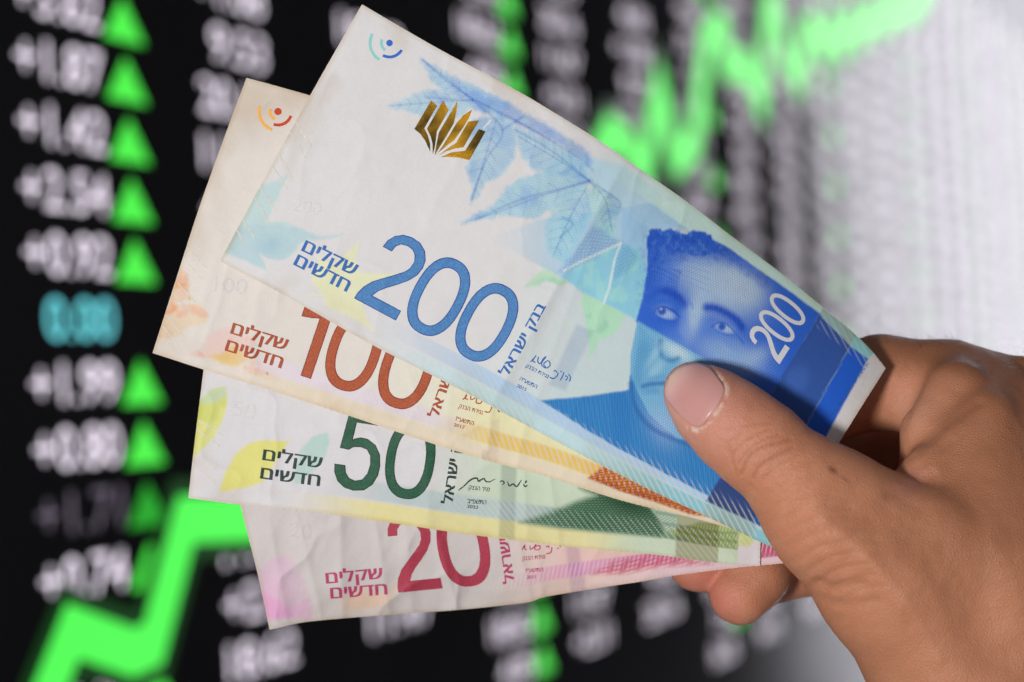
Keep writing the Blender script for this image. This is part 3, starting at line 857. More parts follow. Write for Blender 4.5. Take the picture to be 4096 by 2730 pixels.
# paper material
def paper_material(name, inkc):
    n = NT(name)
    tc = n.obj()
    a = n.node('ShaderNodeAttribute', attribute_name='print')
    h = n.node('ShaderNodeAttribute', attribute_name='hatch')
    g = n.node('ShaderNodeAttribute', attribute_name='engrave')
    sh = n.node('ShaderNodeSeparateXYZ'); n.link(h.outputs['Vector'], sh.inputs[0])
    sg = n.node('ShaderNodeSeparateXYZ'); n.link(g.outputs['Vector'], sg.inputs[0])

    def wave(ph, lo, hi):
        s = n.math('SINE', n.math('MULTIPLY', ph, 2 * math.pi))
        return n.math('DIVIDE', n.math('SUBTRACT', s, lo), hi - lo, clamp=True)
    hl = n.math('MULTIPLY', wave(sh.outputs[1], 0.25, 0.75), sh.outputs[0])
    e1 = wave(sg.outputs[1], 0.0, 0.6); e2 = wave(sg.outputs[2], 0.1, 0.7)
    el = n.math('MULTIPLY', n.math('MAXIMUM', e1, e2), sg.outputs[0])
    c = n.mix(n.math('MULTIPLY', hl, 0.5), a.outputs['Color'], (0.80, 0.76, 0.75))
    c = n.mix(n.math('MULTIPLY', el, 0.85), c, inkc)
    # faint fibres, soiling
    s1 = n.noise(260, 4, 0.6, tc); s2 = n.noise(30, 3, 0.6, tc); s3 = n.noise(2600, 2, 0.6, tc)
    k = n.math('MULTIPLY_ADD', s1, 0.10, 0.925)
    k = n.math('MULTIPLY', k, n.math('MULTIPLY_ADD', s2, 0.08, 0.955))
    k = n.math('MULTIPLY', k, n.math('MULTIPLY_ADD', s3, 0.12, 0.93))
    rgb = n.node('ShaderNodeCombineXYZ')
    for i in range(3): n.link(k, rgb.inputs[i])
    c = n.mix(1.0, c, rgb.outputs[0], 'MULTIPLY')
    n.link(c, n.b.inputs['Base Color'])
    n.b.inputs['Roughness'].default_value = 0.72
    n.b.inputs['Specular IOR Level'].default_value = 0.25
    f1 = n.noise(1500, 3, 0.6, tc); f2 = n.noise(330, 3, 0.55, tc)
    hgt = n.math('ADD', n.math('MULTIPLY', f1, 0.35), n.math('MULTIPLY', f2, 1.0))
    n.link(n.bump(hgt, 0.42, 0.0003), n.b.inputs['Normal'])
    tr = n.node('ShaderNodeBsdfTranslucent'); n.link(c, tr.inputs[0])
    mx = n.node('ShaderNodeMixShader'); mx.inputs[0].default_value = 0.10
    n.link(n.b.outputs[0], mx.inputs[1]); n.link(tr.outputs[0], mx.inputs[2])
    n.link(mx.outputs[0], n.out.inputs[0])
    return n.m


def ink_material(name, c1, c2, scale=9000, rough=0.6, metallic=0.0):
    n = NT(name); tc = n.obj()
    v = n.node('ShaderNodeTexVoronoi'); v.inputs['Scale'].default_value = scale * 0.33; n.link(tc, v.inputs['Vector'])
    f = n.math('MULTIPLY', v.outputs['Distance'], 1.3, clamp=True)
    w = n.noise(1800, 3, 0.6, tc)
    c = n.mix(f, ink(c1), ink(c2))
    c = n.mix(n.math('MULTIPLY', w, 0.25), c, ink(c2))
    n.link(c, n.b.inputs['Base Color'])
    n.b.inputs['Roughness'].default_value = rough
    n.b.inputs['Metallic'].default_value = metallic
    n.b.inputs['Specular IOR Level'].default_value = 0.3
    n.link(n.bump(n.noise(1500, 3, 0.6, tc), 0.3, 0.0002), n.b.inputs['Normal'])
    return n.m


INK = {
    200: dict(num=ink_material('blue_numeral_ink', (38, 92, 160), (84, 142, 198)), txt=ink_material('blue_text_ink', (20, 74, 158), (58, 116, 184)), eng=ink((14, 58, 170))),
    100: dict(num=ink_material('rust_numeral_ink', (138, 50, 22), (188, 92, 52)), txt=ink_material('rust_text_ink', (150, 52, 26), (178, 84, 50)), eng=ink((150, 52, 10))),
    50: dict(num=ink_material('green_numeral_ink', (20, 56, 40), (48, 102, 74)), txt=ink_material('dark_green_text_ink', (22, 40, 40), (44, 66, 60)), eng=ink((14, 32, 24))),
    20: dict(num=ink_material('red_numeral_ink', (158, 44, 66), (184, 70, 88)), txt=ink_material('crimson_text_ink', (168, 44, 84), (192, 76, 112)), eng=ink((186, 40, 76))),
}
INK[200]['outline'] = ink_material('blue_outline_ink', (16, 60, 140), (26, 74, 150))
INK[100]['outline'] = ink_material('rust_outline_ink', (126, 36, 14), (140, 44, 20))
INK[50]['outline'] = ink_material('green_outline_ink', (14, 34, 24), (20, 44, 32))
INK[20]['outline'] = INK[20]['num']

NOTES = {
    200: ('blue 200 shekel banknote lying frontmost, with gold book emblem and portrait beside the thumb', paint200, (224, 221, 220), (496, 236)),
    100: ('orange 100 shekel banknote fanned behind the blue one, with peach blossoms at its left end', paint100, (227, 219, 211), (412, 204)),
    50: ('green 50 shekel banknote third in the fan, with yellow leaves and dark green numeral', paint50, (221, 217, 218), (400, 204)),
    20: ('red 20 shekel banknote lowest and rearmost in the fan, crumpled, with pink corner', paint20, (211, 203, 200), (380, 204)),
}
roots = {}
for den, (label, fn, paper, (nu, nv)) in NOTES.items():
    nu += 1; nv += 1
    X, Y, U, V = note_grid(den, nu, nv)
    # little rounding of the worn corners
    Z = depth(X, Y, den)
    P3 = pw(X, Y, Z)
    c = P3[nu // 2, nv - 1]
    r = root('banknote', tuple(c), label, 'banknote', 'fan of four shekel banknotes')
    roots[den] = r
    pt = Paint(den, X, Y, U, V, paper)
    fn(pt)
    # worn, slightly yellowed and soiled rim
    mm = np.minimum(np.minimum(pt.U, 1 - pt.U) * 145, np.minimum(pt.V, 1 - pt.V) * 71)
    nz = fbm(pt.X, pt.Y, 60, 1)
    pt.mul((1 - sstep(0.15, 0.8 + 0.9 * nz, mm)), (238, 224, 198), 0.5)
    pt.mul((1 - sstep(0, 9, mm)) * sstep(0.45, 0.7, fbm(pt.X, pt.Y, 170, 6)), (236, 226, 214), 0.6)
    if den == 100:
        pt.mul(pt.blob(1010, 400, 170, 130), (232, 220, 204), 0.75)
    # grids
    idx = np.arange(nu * nv).reshape(nu, nv)
    q = np.stack([idx[:-1, :-1], idx[:-1, 1:], idx[1:, 1:], idx[1:, :-1]], -1).reshape(-1, 4)
    s = 4
    ci = idx[::s, ::s]
    B3 = P3[::s, ::s].copy(); B3[..., 1] += 0.00012
    nb = ci.shape
    bi = np.arange(nb[0] * nb[1]).reshape(nb) + nu * nv
    qb = np.stack([bi[:-1, :-1], bi[1:, :-1], bi[1:, 1:], bi[:-1, 1:]], -1).reshape(-1, 4)
    rim = []
    def ring(a, b):
        for i in range(len(a) - 1): rim.append((a[i], a[i + 1], b[i + 1], b[i]))
    ring(ci[:, 0], bi[:, 0]); ring(ci[0, :][::-1], bi[0, :][::-1]); ring(ci[:, -1][::-1], bi[:, -1][::-1]); ring(ci[-1, :], bi[-1, :])
    VV = np.vstack([P3.reshape(-1, 3), B3.reshape(-1, 3)])
    mat = paper_material('note_paper_%s' % {200: 'blue', 100: 'orange', 50: 'green', 20: 'red'}[den], INK[den]['eng'])
    o = mesh_np('paper', VV, np.vstack([q, qb, np.array(rim)]), None, mat, r)
    cc = pt.C.reshape(nu, nv, 3)
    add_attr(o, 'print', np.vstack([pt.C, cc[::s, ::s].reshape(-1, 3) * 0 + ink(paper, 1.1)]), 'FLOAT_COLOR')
    add_attr(o, 'hatch', np.stack([pt.hw, pt.hp, 0 * pt.hp], -1), 'FLOAT_VECTOR')
    add_attr(o, 'engrave', np.stack([pt.ew, pt.e1, pt.e2], -1), 'FLOAT_VECTOR')

# ------------------------------------------------------------------ crisp print as thin raised ink
def refine(V, T, maxlen):
    """split long triangle edges so the print follows the paper"""
    V = [tuple(v) for v in V]; T = [tuple(t) for t in T]
    for _ in range(6):
        cache_ = {}; out = []; done = True
        for a, b, c in T:
            e_ = [(a, b), (b, c), (c, a)]
            L = [math.dist(V[i], V[j]) for i, j in e_]
            k = [l > maxlen for l in L]
            if not any(k): out.append((a, b, c)); continue
            done = False
            m = []
            for (i, j), kk in zip(e_, k):
                if not kk: m.append(None); continue
                key = (min(i, j), max(i, j))
                if key not in cache_:
                    cache_[key] = len(V); V.append(((V[i][0] + V[j][0]) / 2, (V[i][1] + V[j][1]) / 2))
                m.append(cache_[key])
            ab, bc, ca = m
            n = sum(k)
            if n == 3: out += [(a, ab, ca), (ab, b, bc), (ca, bc, c), (ab, bc, ca)]
            elif n == 1:
                if ab is not None: out += [(a, ab, c), (ab, b, c)]
                elif bc is not None: out += [(a, b, bc), (a, bc, c)]
                else: out += [(a, b, ca), (ca, b, c)]
            else:
                if ab is None: out += [(a, b, bc), (a, bc, ca), (ca, bc, c)]
                elif bc is None: out += [(a, ab, ca), (ab, b, c), (ab, c, ca)]
                else: out += [(ab, b, bc), (a, ab, bc), (a, bc, c)]
        T = out
        if done: break
    return V, T


def decal(name, V, T, den, mat, off=0.06, maxlen=14, label=None):
    V, T = refine(V, T, maxlen)
    A = np.array(V)
    Z = depth(A[:, 0], A[:, 1], den) - off
    P = pw(A[:, 0], A[:, 1], Z)
    # face the camera
    a, b, c = (A[[t[i] for t in T]] for i in range(3))
    s = (b[:, 0] - a[:, 0]) * (c[:, 1] - a[:, 1]) - (b[:, 1] - a[:, 1]) * (c[:, 0] - a[:, 0])
    T = np.array(T); flip = s > 0
    T[flip] = T[flip][:, ::-1]
    o = mesh_np(name, P, None, T, mat, roots[den], smooth=True)
    if label: o['label'] = label
    return o


def under(child, part):
    child.parent = part
    child.location = (0, 0, 0)


def poly_decal(name, pts, den, mat, off=0.06, maxlen=14, holes=()):
    loops = [[Vector((x, y, 0)) for x, y in pts]] + [[Vector((x, y, 0)) for x, y in h] for h in holes]
    flat = [(v.x, v.y) for l in loops for v in l]
    T = tessellate_polygon(loops)
    return decal(name, flat, T, den, mat, off, maxlen)


def stroke_decal(name, paths, w, den, mat, off=0.04, taper=False):
    V = []; T = []
    for pts in paths:
        P = spline(pts, max(8, int(sum(math.dist(pts[i], pts[i + 1]) for i in range(len(pts) - 1)) / 5)))
        d = np.gradient(P, axis=0); d /= np.linalg.norm(d, axis=1)[:, None] + 1e-9
        n = np.stack([-d[:, 1], d[:, 0]], -1)
        ww = np.full(len(P), w)
        if taper: ww = w * (0.45 + 0.75 * np.sin(np.linspace(0.15, math.pi - 0.1, len(P))))
        b = len(V)
        for i in range(len(P)):
            V += [tuple(P[i] - n[i] * ww[i] / 2), tuple(P[i] + n[i] * ww[i] / 2)]
        for i in range(len(P) - 1):
            k = b + 2 * i
            T += [(k, k + 1, k + 2), (k + 1, k + 3, k + 2)]
    return decal(name, V, T, den, mat, off, 60)


def frame(B, ang, sx=1.0, sy=1.0, ey=None):
    a = math.radians(ang); ex = np.array([math.cos(a), math.sin(a)])
    ey = np.array([ex[1], -ex[0]]) if ey is None else np.array(ey) / np.linalg.norm(ey)
    B = np.array(B, float)
    return lambda pts: [tuple(B + ex * x * sx + ey * y * sy) for x, y in pts]


def zero(cx, cy, a, b, n=2.35, k=44):
    out = []
    for i in range(k):
        t = 2 * math.pi * i / k
        c, s = math.cos(t), math.sin(t)
        out.append((cx + a * abs(c) ** (2 / n) * (1 if c > 0 else -1), cy + b * abs(s) ** (2 / n) * (1 if s > 0 else -1)))
    return out


G2 = [(4, 236), (10, 268), (28, 298), (55, 317), (92, 325), (130, 320), (162, 300), (182, 268), (187, 235), (179, 198), (158, 163), (125, 127), (95, 98), (72, 70), (60, 44),
      (190, 44), (190, 0), (0, 0), (2, 28), (12, 60), (33, 94), (66, 127), (100, 160), (128, 188), (141, 212), (144, 240), (134, 266), (115, 281), (90, 285), (65, 279), (50, 262), (45, 236)]
G1 = [(0, 0), (44, 0), (44, 325), (8, 325), (-5, 300), (-30, 280), (-72, 268), (-72, 226), (-30, 232), (0, 240)]
G5 = [(2, 100), (6, 66), (24, 30), (55, 7), (95, 0), (138, 8), (170, 36), (187, 78), (190, 118), (182, 165), (158, 202), (122, 222), (92, 224), (70, 216), (62, 210), (68, 283), (170, 283), (170, 325),
      (32, 325), (14, 168), (52, 166), (70, 180), (98, 184), (125, 178), (142, 155), (148, 118), (142, 80), (125, 52), (96, 42), (70, 50), (54, 70), (47, 100)]


def inset(pts, d):
    P = np.array(pts, float); n = len(P)
    ar = 0.5 * sum(P[i][0] * P[(i + 1) % n][1] - P[(i + 1) % n][0] * P[i][1] for i in range(n))
    out = []
    for i in range(n):
        a = P[i] - P[i - 1]; b = P[(i + 1) % n] - P[i]
        a = a / (np.linalg.norm(a) + 1e-9); b = b / (np.linalg.norm(b) + 1e-9)
        na = np.array([-a[1], a[0]]); nb_ = np.array([-b[1], b[0]]); nn = na + nb_
        L = np.linalg.norm(nn); nn = nn / (L + 1e-9)
        k = min(2.0, 1 / max(0.3, nn.dot(na)))
        out.append(tuple(P[i] + nn * d * k * (1 if ar > 0 else -1)))
    return out


def numeral(kind, fr, den, cx=0, a=104, b=165, th=42):
    M = INK[den]
    if kind == '0':
        outer = zero(cx, b, a, b); inner = zero(cx, b, a - th + 2, b - th)
        base_ = poly_decal('numeral', fr(outer), den, M['outline'], 0.05, 14, [fr(inner)[::-1]])
        o2 = zero(cx, b, a - 3.5, b - 3.5); i2 = zero(cx, b, a - th + 5.5, b - th + 3.5)
        under(poly_decal('patterned_fill', fr(o2), den, M['num'], 0.075, 14, [fr(i2)[::-1]]), base_)
    else:
        g = {'2': G2, '1': G1, '5': G5}[kind]
        base_ = poly_decal('numeral', fr(g), den, M['outline'], 0.05)
        under(poly_decal('patterned_fill', fr(inset(g, 3.5)), den, M['num'], 0.075), base_)


fr = frame((1416, 1194), 28.1); numeral('2', fr, 200); numeral('0', fr, 200, 296)
numeral('0', fr, 200, 514)
fr = frame((1202, 1503), 18.5); numeral('1', fr, 100)
fr0 = frame((1417 - 0.317 * 165 - 0.948 * 0, 1405 + 0.948 * 165), 18.5); numeral('0', fr0, 100, 0); numeral('0', fr0, 100, 223)
fr = frame((1322, 1950), 8.5, 0.97, 0.96); numeral('5', fr, 50)
fr0 = frame((1641 - 0.148 * 155, 1841 + 0.989 * 157), 8.5, 0.94, 0.95); numeral('0', fr0, 50, 0)
fr = frame((1593, 2372), -5.6, 0.94, 0.97, (-0.2, -0.98)); numeral('2', fr, 20)
fr0 = frame((1854 + 0.17 * 160, 2190 + 0.985 * 160), -5.6, 0.99, 0.97, (-0.17, -0.98)); numeral('0', fr0, 20, 0, 104, 165, 44)

# white 200 over the portrait panel
m_wh = ink_material('unprinted_white', (232, 232, 232), (222, 222, 224))
ex = (0.535, -0.845)
ang = math.degrees(math.atan2(ex[1], ex[0]))
for kind, c in (('2', (3070, 1374)), ('0', (3107, 1305)), ('0', (3150, 1238))):
    eyv = np.array([-0.78, -0.62]); eyv /= np.linalg.norm(eyv)
    B = np.array(c) - eyv * 86 - (np.array(ex) * 36 if kind == '2' else 0)
    f_ = frame(B, ang, 1, 1, (-0.78, -0.62))
    if kind == '0':
        poly_decal('small_numeral', f_(zero(0, 86, 37, 86, 2.2)), 200, m_wh, 0.03, 26, [f_(zero(0, 86, 22, 69, 2.1))[::-1]])
    else:
        g = [(x * 0.40, y * 0.53) for x, y in G2]
        poly_decal('small_numeral', f_(g), 200, m_wh, 0.03)

HB = {}
Vm, _ = text_mesh('ם'); HM = Vm[:, 1].max()
V8, _ = text_mesh('8'); H8 = V8[:, 1].max()


def rtl(s): return s[::-1]


def letters(name, body, BL, BR, h, den, mat, digits=False, ey=None, bold=0.0, off=0.06):
    V, T = text_mesh(body)
    x0, x1 = V[:, 0].min(), V[:, 0].max()
    BL = np.array(BL, float); BR = np.array(BR, float)
    L = np.linalg.norm(BR - BL); ex = (BR - BL) / L
    eyv = np.array([ex[1], -ex[0]]) if ey is None else np.array(ey, float) / np.linalg.norm(ey)
    P = [tuple(BL + ex * (v[0] - x0) / (x1 - x0) * L + eyv * v[1] / (H8 if digits else HM) * h) for v in V]
    o = decal(name, P, T, den, mat, off, 12)
    if bold:
        for k in (-1, 1):
            P2 = [tuple(np.array(q) + ex * bold * k) for q in P]
            under(decal('bold_stroke', P2, T, den, mat, off - 0.004 * k - 0.006, 12), o)
    return o


lines = [
    (200, 'שקלים', (1206, 1004), (1414, 1104), 47), (200, 'חדשים', (1174, 1060), (1384, 1168), 47),
    (100, 'שקלים', (922, 1335), (1142, 1403), 45), (100, 'חדשים', (900, 1403), (1122, 1474), 45),
    (50, 'שקלים', (1051, 1841), (1284, 1874), 43), (50, 'חדשים', (1042, 1915), (1276, 1946), 44),
    (20, 'שקלים', (1307, 2336), (1530, 2315), 43), (20, 'חדשים', (1325, 2396), (1548, 2379), 43),
]
for den, s, a, b_, h in lines:
    letters('denomination_lettering', rtl(s), a, b_, h, den, INK[den]['txt'], bold=2.6)
for den, a, b_ in ((200, (2031, 1509), (2184, 1228)), (100, (1752, 1674), (1854, 1369)), (50, (1809, 2018), (1855, 1709)), (20, (2058, 2330), (2014, 2018))):
    letters('bank_lettering', rtl('בנק ישראל'), a, b_, 37, den, INK[den]['txt'], bold=2.0)
small = [
    (200, 'נגידת הבנק', (2102, 1469), (2190, 1515), 14), (200, 'התשע״ה', (2077, 1521), (2144, 1556), 15),
    (100, 'נגידת הבנק', (1835, 1632), (1929, 1659), 15), (100, 'התשע״ז', (1821, 1682), (1893, 1703), 16),
    (50, 'נגיד הבנק', (1875, 1958), (1957, 1967), 15), (50, 'התשפ״ב', (1870, 2013), (1944, 2019), 16),
    (20, 'נגידת הבנק', (2090, 2243), (2181, 2235), 15), (20, 'התשע״ז', (2102, 2291), (2172, 2287), 15)]
for den, s, a, b_, h in small:
    letters('small_lettering', rtl(s), a, b_, h, den, INK[den]['txt'], bold=0.35)
for den, s, a, b_ in ((200, '2015', (2066, 1548), (2103, 1566)), (100, '2017', (1814, 1706), (1857, 1717)), (50, '2022', (1868, 2032), (1912, 2037)), (20, '2017', (2108, 2316), (2145, 2314))):
    letters('year', s, a, b_, 13, den, INK[den]['txt'], digits=True, bold=0.35)
letters('margin_lettering', '(1970) ' + rtl('התש״ל') + ' - (1910) ' + rtl('נתן אלתרמן התר״ע'), (3333, 1664), (3478, 1456), 9.5, 200, INK[200]['txt'], ey=(-0.85, -0.5))

# signatures
sg = lambda R, L: [R(p_) for p_ in L]
stroke_decal('signature', sg(R3, [[(537, 1248), (560, 1225), (575, 1205), (552, 1240), (570, 1252)], [(590, 1215), (585, 1245), (600, 1260), (625, 1225), (640, 1215), (610, 1262), (640, 1290), (668, 1270), (655, 1240), (625, 1262), (640, 1285)],
                                    [(690, 1312), (705, 1306), (712, 1320)], [(735, 1310), (745, 1315)], [(722, 1320), (715, 1340), (690, 1360), (665, 1350)], [(760, 1318), (750, 1345), (735, 1372)], [(768, 1340), (785, 1352), (772, 1372)], [(790, 1330), (803, 1350), (797, 1378)]]), 4.6, 200, INK[200]['txt'])
stroke_decal('signature', sg(R6, [[(85, 165), (105, 150), (112, 130), (100, 155), (120, 165)], [(140, 140), (138, 165), (160, 160), (180, 145), (175, 185), (205, 190), (215, 165), (190, 160)], [(232, 245), (262, 250), (280, 215), (275, 225)], [(318, 235), (330, 250)]]), 4.6, 100, INK[100]['txt'])
stroke_decal('signature', sg(R6, [[(55, 772), (90, 745), (140, 700), (180, 690), (190, 710), (225, 692), (235, 708), (262, 715), (300, 695)], [(332, 715), (350, 708), (362, 722), (348, 735)], [(385, 712), (395, 742), (420, 728), (440, 745), (452, 740), (478, 700)], [(490, 728), (500, 745), (518, 738)], [(512, 705), (500, 725)]]), 5.4, 50, INK[50]['txt'], taper=True)
stroke_decal('signature', sg(R6, [[(480, 1170), (500, 1135), (498, 1160), (512, 1168)], [(535, 1140), (535, 1165), (560, 1150), (575, 1130), (565, 1165), (595, 1165), (600, 1140), (575, 1145)], [(640, 1150), (655, 1142), (662, 1155)], [(680, 1150), (672, 1185), (640, 1195)], [(715, 1160), (725, 1155)], [(732, 1140), (738, 1150)]]), 4.6, 20, INK[20]['txt'])

# round registration marks
def arc(c, r, a0, a1, w, n=16):
    a = np.radians(np.linspace(a0, a1, n))
    o_ = [(c[0] + (r + w / 2) * math.cos(t), c[1] + (r + w / 2) * math.sin(t)) for t in a]
    i_ = [(c[0] + (r - w / 2) * math.cos(t), c[1] + (r - w / 2) * math.sin(t)) for t in a[::-1]]
    return o_ + i_


marks = [(200, (1558, 173), 13, [('t', 78, 208, 121, 11.5), ('t', 33, 206, 122, 11.5), ('b', 56, 118, 30, 11.5)], (46, 104, 200), (146, 212, 206)),
         (100, (1112, 447), 14.5, [('t', 76, 196, 109, 12), ('t', 32, 198, 112, 12), ('b', 54, 109, 18, 12)], (202, 64, 12), (250, 180, 80))]
for den, c, r0, arcs, dark, light in marks:
    md = ink_material('registration_dark_%s' % ('blue' if den == 200 else 'red'), dark, dark); ml = ink_material('registration_light_%s' % ('teal' if den == 200 else 'amber'), light, light)
    poly_decal('registration_dot', [(c[0] + r0 * math.cos(t), c[1] + r0 * math.sin(t)) for t in np.linspace(0, 2 * math.pi, 24, endpoint=False)], den, md)
    for k, rr, a0, a1, w in arcs:
        poly_decal('registration_arc', arc(c, rr, a0, a1, w), den, ml if k == 't' else md)

# gold foil book emblem
ng = NT('gold_foil'); tcg = ng.obj()
gn = ng.noise(3200, 4, 0.7, tcg); gb = ng.noise(110, 2, 0.5, tcg)
cr = ng.mix(gn, tuple(ink((84, 62, 4))), tuple(ink((240, 176, 30))))
gbs = ng.math('MULTIPLY_ADD', gb, 4.5, -1.75, clamp=True)
cr = ng.mix(gbs, cr, tuple(ink((70, 54, 6))))  # sparkle and dark reflections of the foil mottled into its base colour
ng.link(cr, ng.b.inputs['Base Color']); ng.b.inputs['Metallic'].default_value = 0.75
ng.b.inputs['Roughness'].default_value = 0.32
ng.link(ng.bump(gn, 0.7, 0.0003), ng.b.inputs['Normal'])
pages = [
    [(1541, 672), (1583, 706), (1496, 858), (1520, 905), (1535, 960), (1536, 1014), (1502, 940), (1470, 895), (1430, 862)],
    [(1622, 672), (1659, 735), (1580, 878), (1574, 930), (1565, 990), (1553, 1032), (1551, 960), (1540, 915), (1514, 860)],
    [(1718, 676), (1712, 740), (1692, 826), (1642, 912), (1600, 980), (1565, 1040), (1578, 960), (1594, 884)],
    [(1816, 732), (1790, 795), (1757, 850), (1696, 936), (1640, 978), (1592, 1018), (1573, 1042), (1612, 985), (1662, 905), (1712, 822), (1760, 768)],
    [(1790, 812), (1862, 805), (1757, 984), (1700, 992), (1640, 1012), (1592, 1040), (1640, 1000), (1710, 953)],
    [(1860, 862), (1905, 878), (1797, 1070), (1720, 1052), (1660, 1048), (1605, 1050), (1680, 1017), (1768, 1008)]]
for pg in pages:
    poly_decal('foil_page', R1(pg), 200, ng.m, 0.04)
poly_decal('foil_gap_line', R1([(1938, 798), (1948, 804), (1892, 864), (1882, 858)]), 200, m_wh, 0.045)

# embossed raised tick lines at the left ends and ghost numerals
m_emb = ink_material('blind_embossing', (216, 210, 190), (226, 219, 208))
ticks = {200: R1([(640, 815), (745, 985), (600, 880), (705, 1055), (525, 1035), (620, 1198), (480, 1100), (582, 1265), (400, 1245), (500, 1412), (362, 1315), (458, 1480), (285, 1460), (370, 1600), (243, 1530), (300, 1630)]),
         100: R2([(335, 155), (462, 295), (305, 225), (435, 365), (268, 388), (392, 525), (240, 450), (352, 588), (190, 605), (308, 745), (165, 675), (285, 818)]),
         50: R5([(160, 140), (318, 235), (150, 195), (300, 312), (130, 370), (282, 470), (120, 430), (268, 555)])}
for den, pts in ticks.items():
    for i in range(0, len(pts), 2):
        stroke_decal('embossed_line', [[pts[i], pts[i + 1]]], 4.5, den, m_emb, 0.06)
for den, body, a, b_, h in ((100, '100', (855, 1165), (985, 1180), 60), (50, '50', (925, 1662), (1018, 1680), 62), (20, '20', (1155, 2150), (1245, 2160), 62), (200, '200', (1170, 842), (1280, 862), 50)):
    mg = ink_material('ghost_numeral_%d' % den, *( [{200: (222, 217, 215), 100: (219, 211, 207), 50: (217, 210, 211), 20: (207, 197, 192)}[den]] * 2))
    letters('embossed_numeral', body, a, b_, h, den, mg, digits=True, off=0.03)


# ------------------------------------------------------------------ hand
def pm(x, y, d): return pw(x, y, d) * 1000.0


thumb = [(2770, 1566, -7.6, 7.0), (2840, 1626, -9.0, 9.4), (2935, 1706, -11, 10.6), (3040, 1790, -12.5, 11.0), (3170, 1908, -13, 11.2), (3330, 2064, -12, 13.2)]
index = [(2840, 1850, 12.5, 8.0), (3050, 1740, 19, 9.5), (3330, 1580, 30, 11.2), (3520, 1530, 31, 11.6), (3800, 1575, 28, 13.0), (4120, 1700, 24, 16.5)]
middle = [(2960, 2020, 16, 8), (3160, 1880, 40, 10), (3450, 1800, 54, 10.6), (3900, 1850, 48, 13)]
ring_ = [(2800, 2235, 24, 8.6), (2980, 2120, 34, 9.4), (3200, 2040, 50, 10), (3450, 1995, 56, 10.3), (3900, 2000, 48, 13)]
pinky = [(2960, 2378, 19, 7.7), (3012, 2300, 22, 8.5), (3070, 2215, 28, 8.6)]
pinky2 = [(3070, 2215, 30, 8.4), (3090, 2275, 36, 8.3), (3330, 2238, 38, 9.2), (3800, 2250, 40, 15)]
palm = [((3330, 2064, -12, 13.2), (3578, 2325, -6, 16.5)), ((3578, 2325, -6, 16.5), (3885, 2640, 2, 23)), ((3885, 2640, 2, 23), (4120, 3050, 8, 26)),
        ((3330, 2064, -12, 13.0), (3760, 2250, -6, 15)), ((3760, 2250, -6, 15), (4200, 2250, 6, 30)), ((4200, 2250, 6, 30), (4350, 2900, 14, 30)),
        ((3740, 2070, 1, 7), (3950, 1870, 10, 12)), ((3920, 1860, 10, 12), (4200, 1760, 18, 17)), ((3800, 1750, 14, 8.2), (3920, 1700, 14, 12)),
        ((3780, 1860, 10, 6.0), (3800, 1760, 14, 8.2)), ((3960, 2010, 8, 20), (4250, 1950, 18, 24)),
        ((3760, 2300, 16, 16), (3940, 2100, 34, 18)), ((3540, 2310, 22, 8), (3800, 2400, 22, 18))]

h = 0.62
lo = np.array([33.0, D - 30.0, -118.0]); hi = np.array([140.0, D + 72.0, 6.0])
N = np.ceil((hi - lo) / h).astype(int)
gx = (lo[0] + h * np.arange(N[0])).astype(np.float32); gy = (lo[1] + h * np.arange(N[1])).astype(np.float32); gz = (lo[2] + h * np.arange(N[2])).astype(np.float32)
BIG = 40.0


def sd_cone(x, y, z, a, ra, b, rb):
    ba = b - a; L2 = float(ba.dot(ba))
    t = np.clip(((x - a[0]) * ba[0] + (y - a[1]) * ba[1] + (z - a[2]) * ba[2]) / max(L2, 1e-6), 0, 1)
    dx = x - a[0] - t * ba[0]; dy = y - a[1] - t * ba[1]; dz = z - a[2] - t * ba[2]
    return np.sqrt(dx * dx + dy * dy + dz * dz) - (ra + (rb - ra) * t)


def smin(a, b, k):
    hh = np.clip(0.5 + 0.5 * (b - a) / k, 0, 1)
    return b * (1 - hh) + a * hh - k * hh * (1 - hh)


def chain(segs, k):
    Fd = np.full(tuple(N), BIG, np.float32)
    for (x0, y0, d0, r0), (x1, y1, d1, r1) in segs:
        a = pm(x0, y0, d0); b = pm(x1, y1, d1)
        m = max(r0, r1) + 16
        mn = np.minimum(a, b) - m; mx = np.maximum(a, b) + m
        i0 = np.clip(np.floor((mn - lo) / h).astype(int), 0, N - 1); i1 = np.clip(np.ceil((mx - lo) / h).astype(int), 1, N)
        if np.any(i1 <= i0): continue
        sl = tuple(slice(i0[q], i1[q]) for q in range(3))
        v = sd_cone(gx[sl[0]][:, None, None], gy[sl[1]][None, :, None], gz[sl[2]][None, None, :], a, r0, b, r1).astype(np.float32)
        Fd[sl] = smin(Fd[sl], v, k)
    return Fd


def pairs(c): return [(c[i], c[i + 1]) for i in range(len(c) - 1)]


PF = chain(palm, 9.0)
WF = chain([((3830, 1570, 12, 7.5), (3722, 1730, 9, 6.6)), ((3722, 1730, 9, 6.6), (3690, 1812, 8, 4.8))], 3.0)
PF = smin(PF, WF, 2.0)
WF = chain([((3622, 1962, -1, 3.4), (3712, 1890, -3, 5.4)), ((3712, 1890, -2, 5.2), (3960, 1690, 3, 7.0))], 3.0)
PF = smin(PF, WF, 3.6)
del WF
TF = None
for c, k, kp in ((thumb, 2.0, 7.0), (index, 3.0, 8.0), (middle, 3.0, 4.0), (ring_, 3.0, 4.0), (pinky, 3.0, 1.5), (pinky2, 3.0, 4.0)):
    f = chain(pairs(c), k)
    f = smin(f, PF, kp)
    TF = f if TF is None else smin(TF, f, 0.8)
    del f
del PF


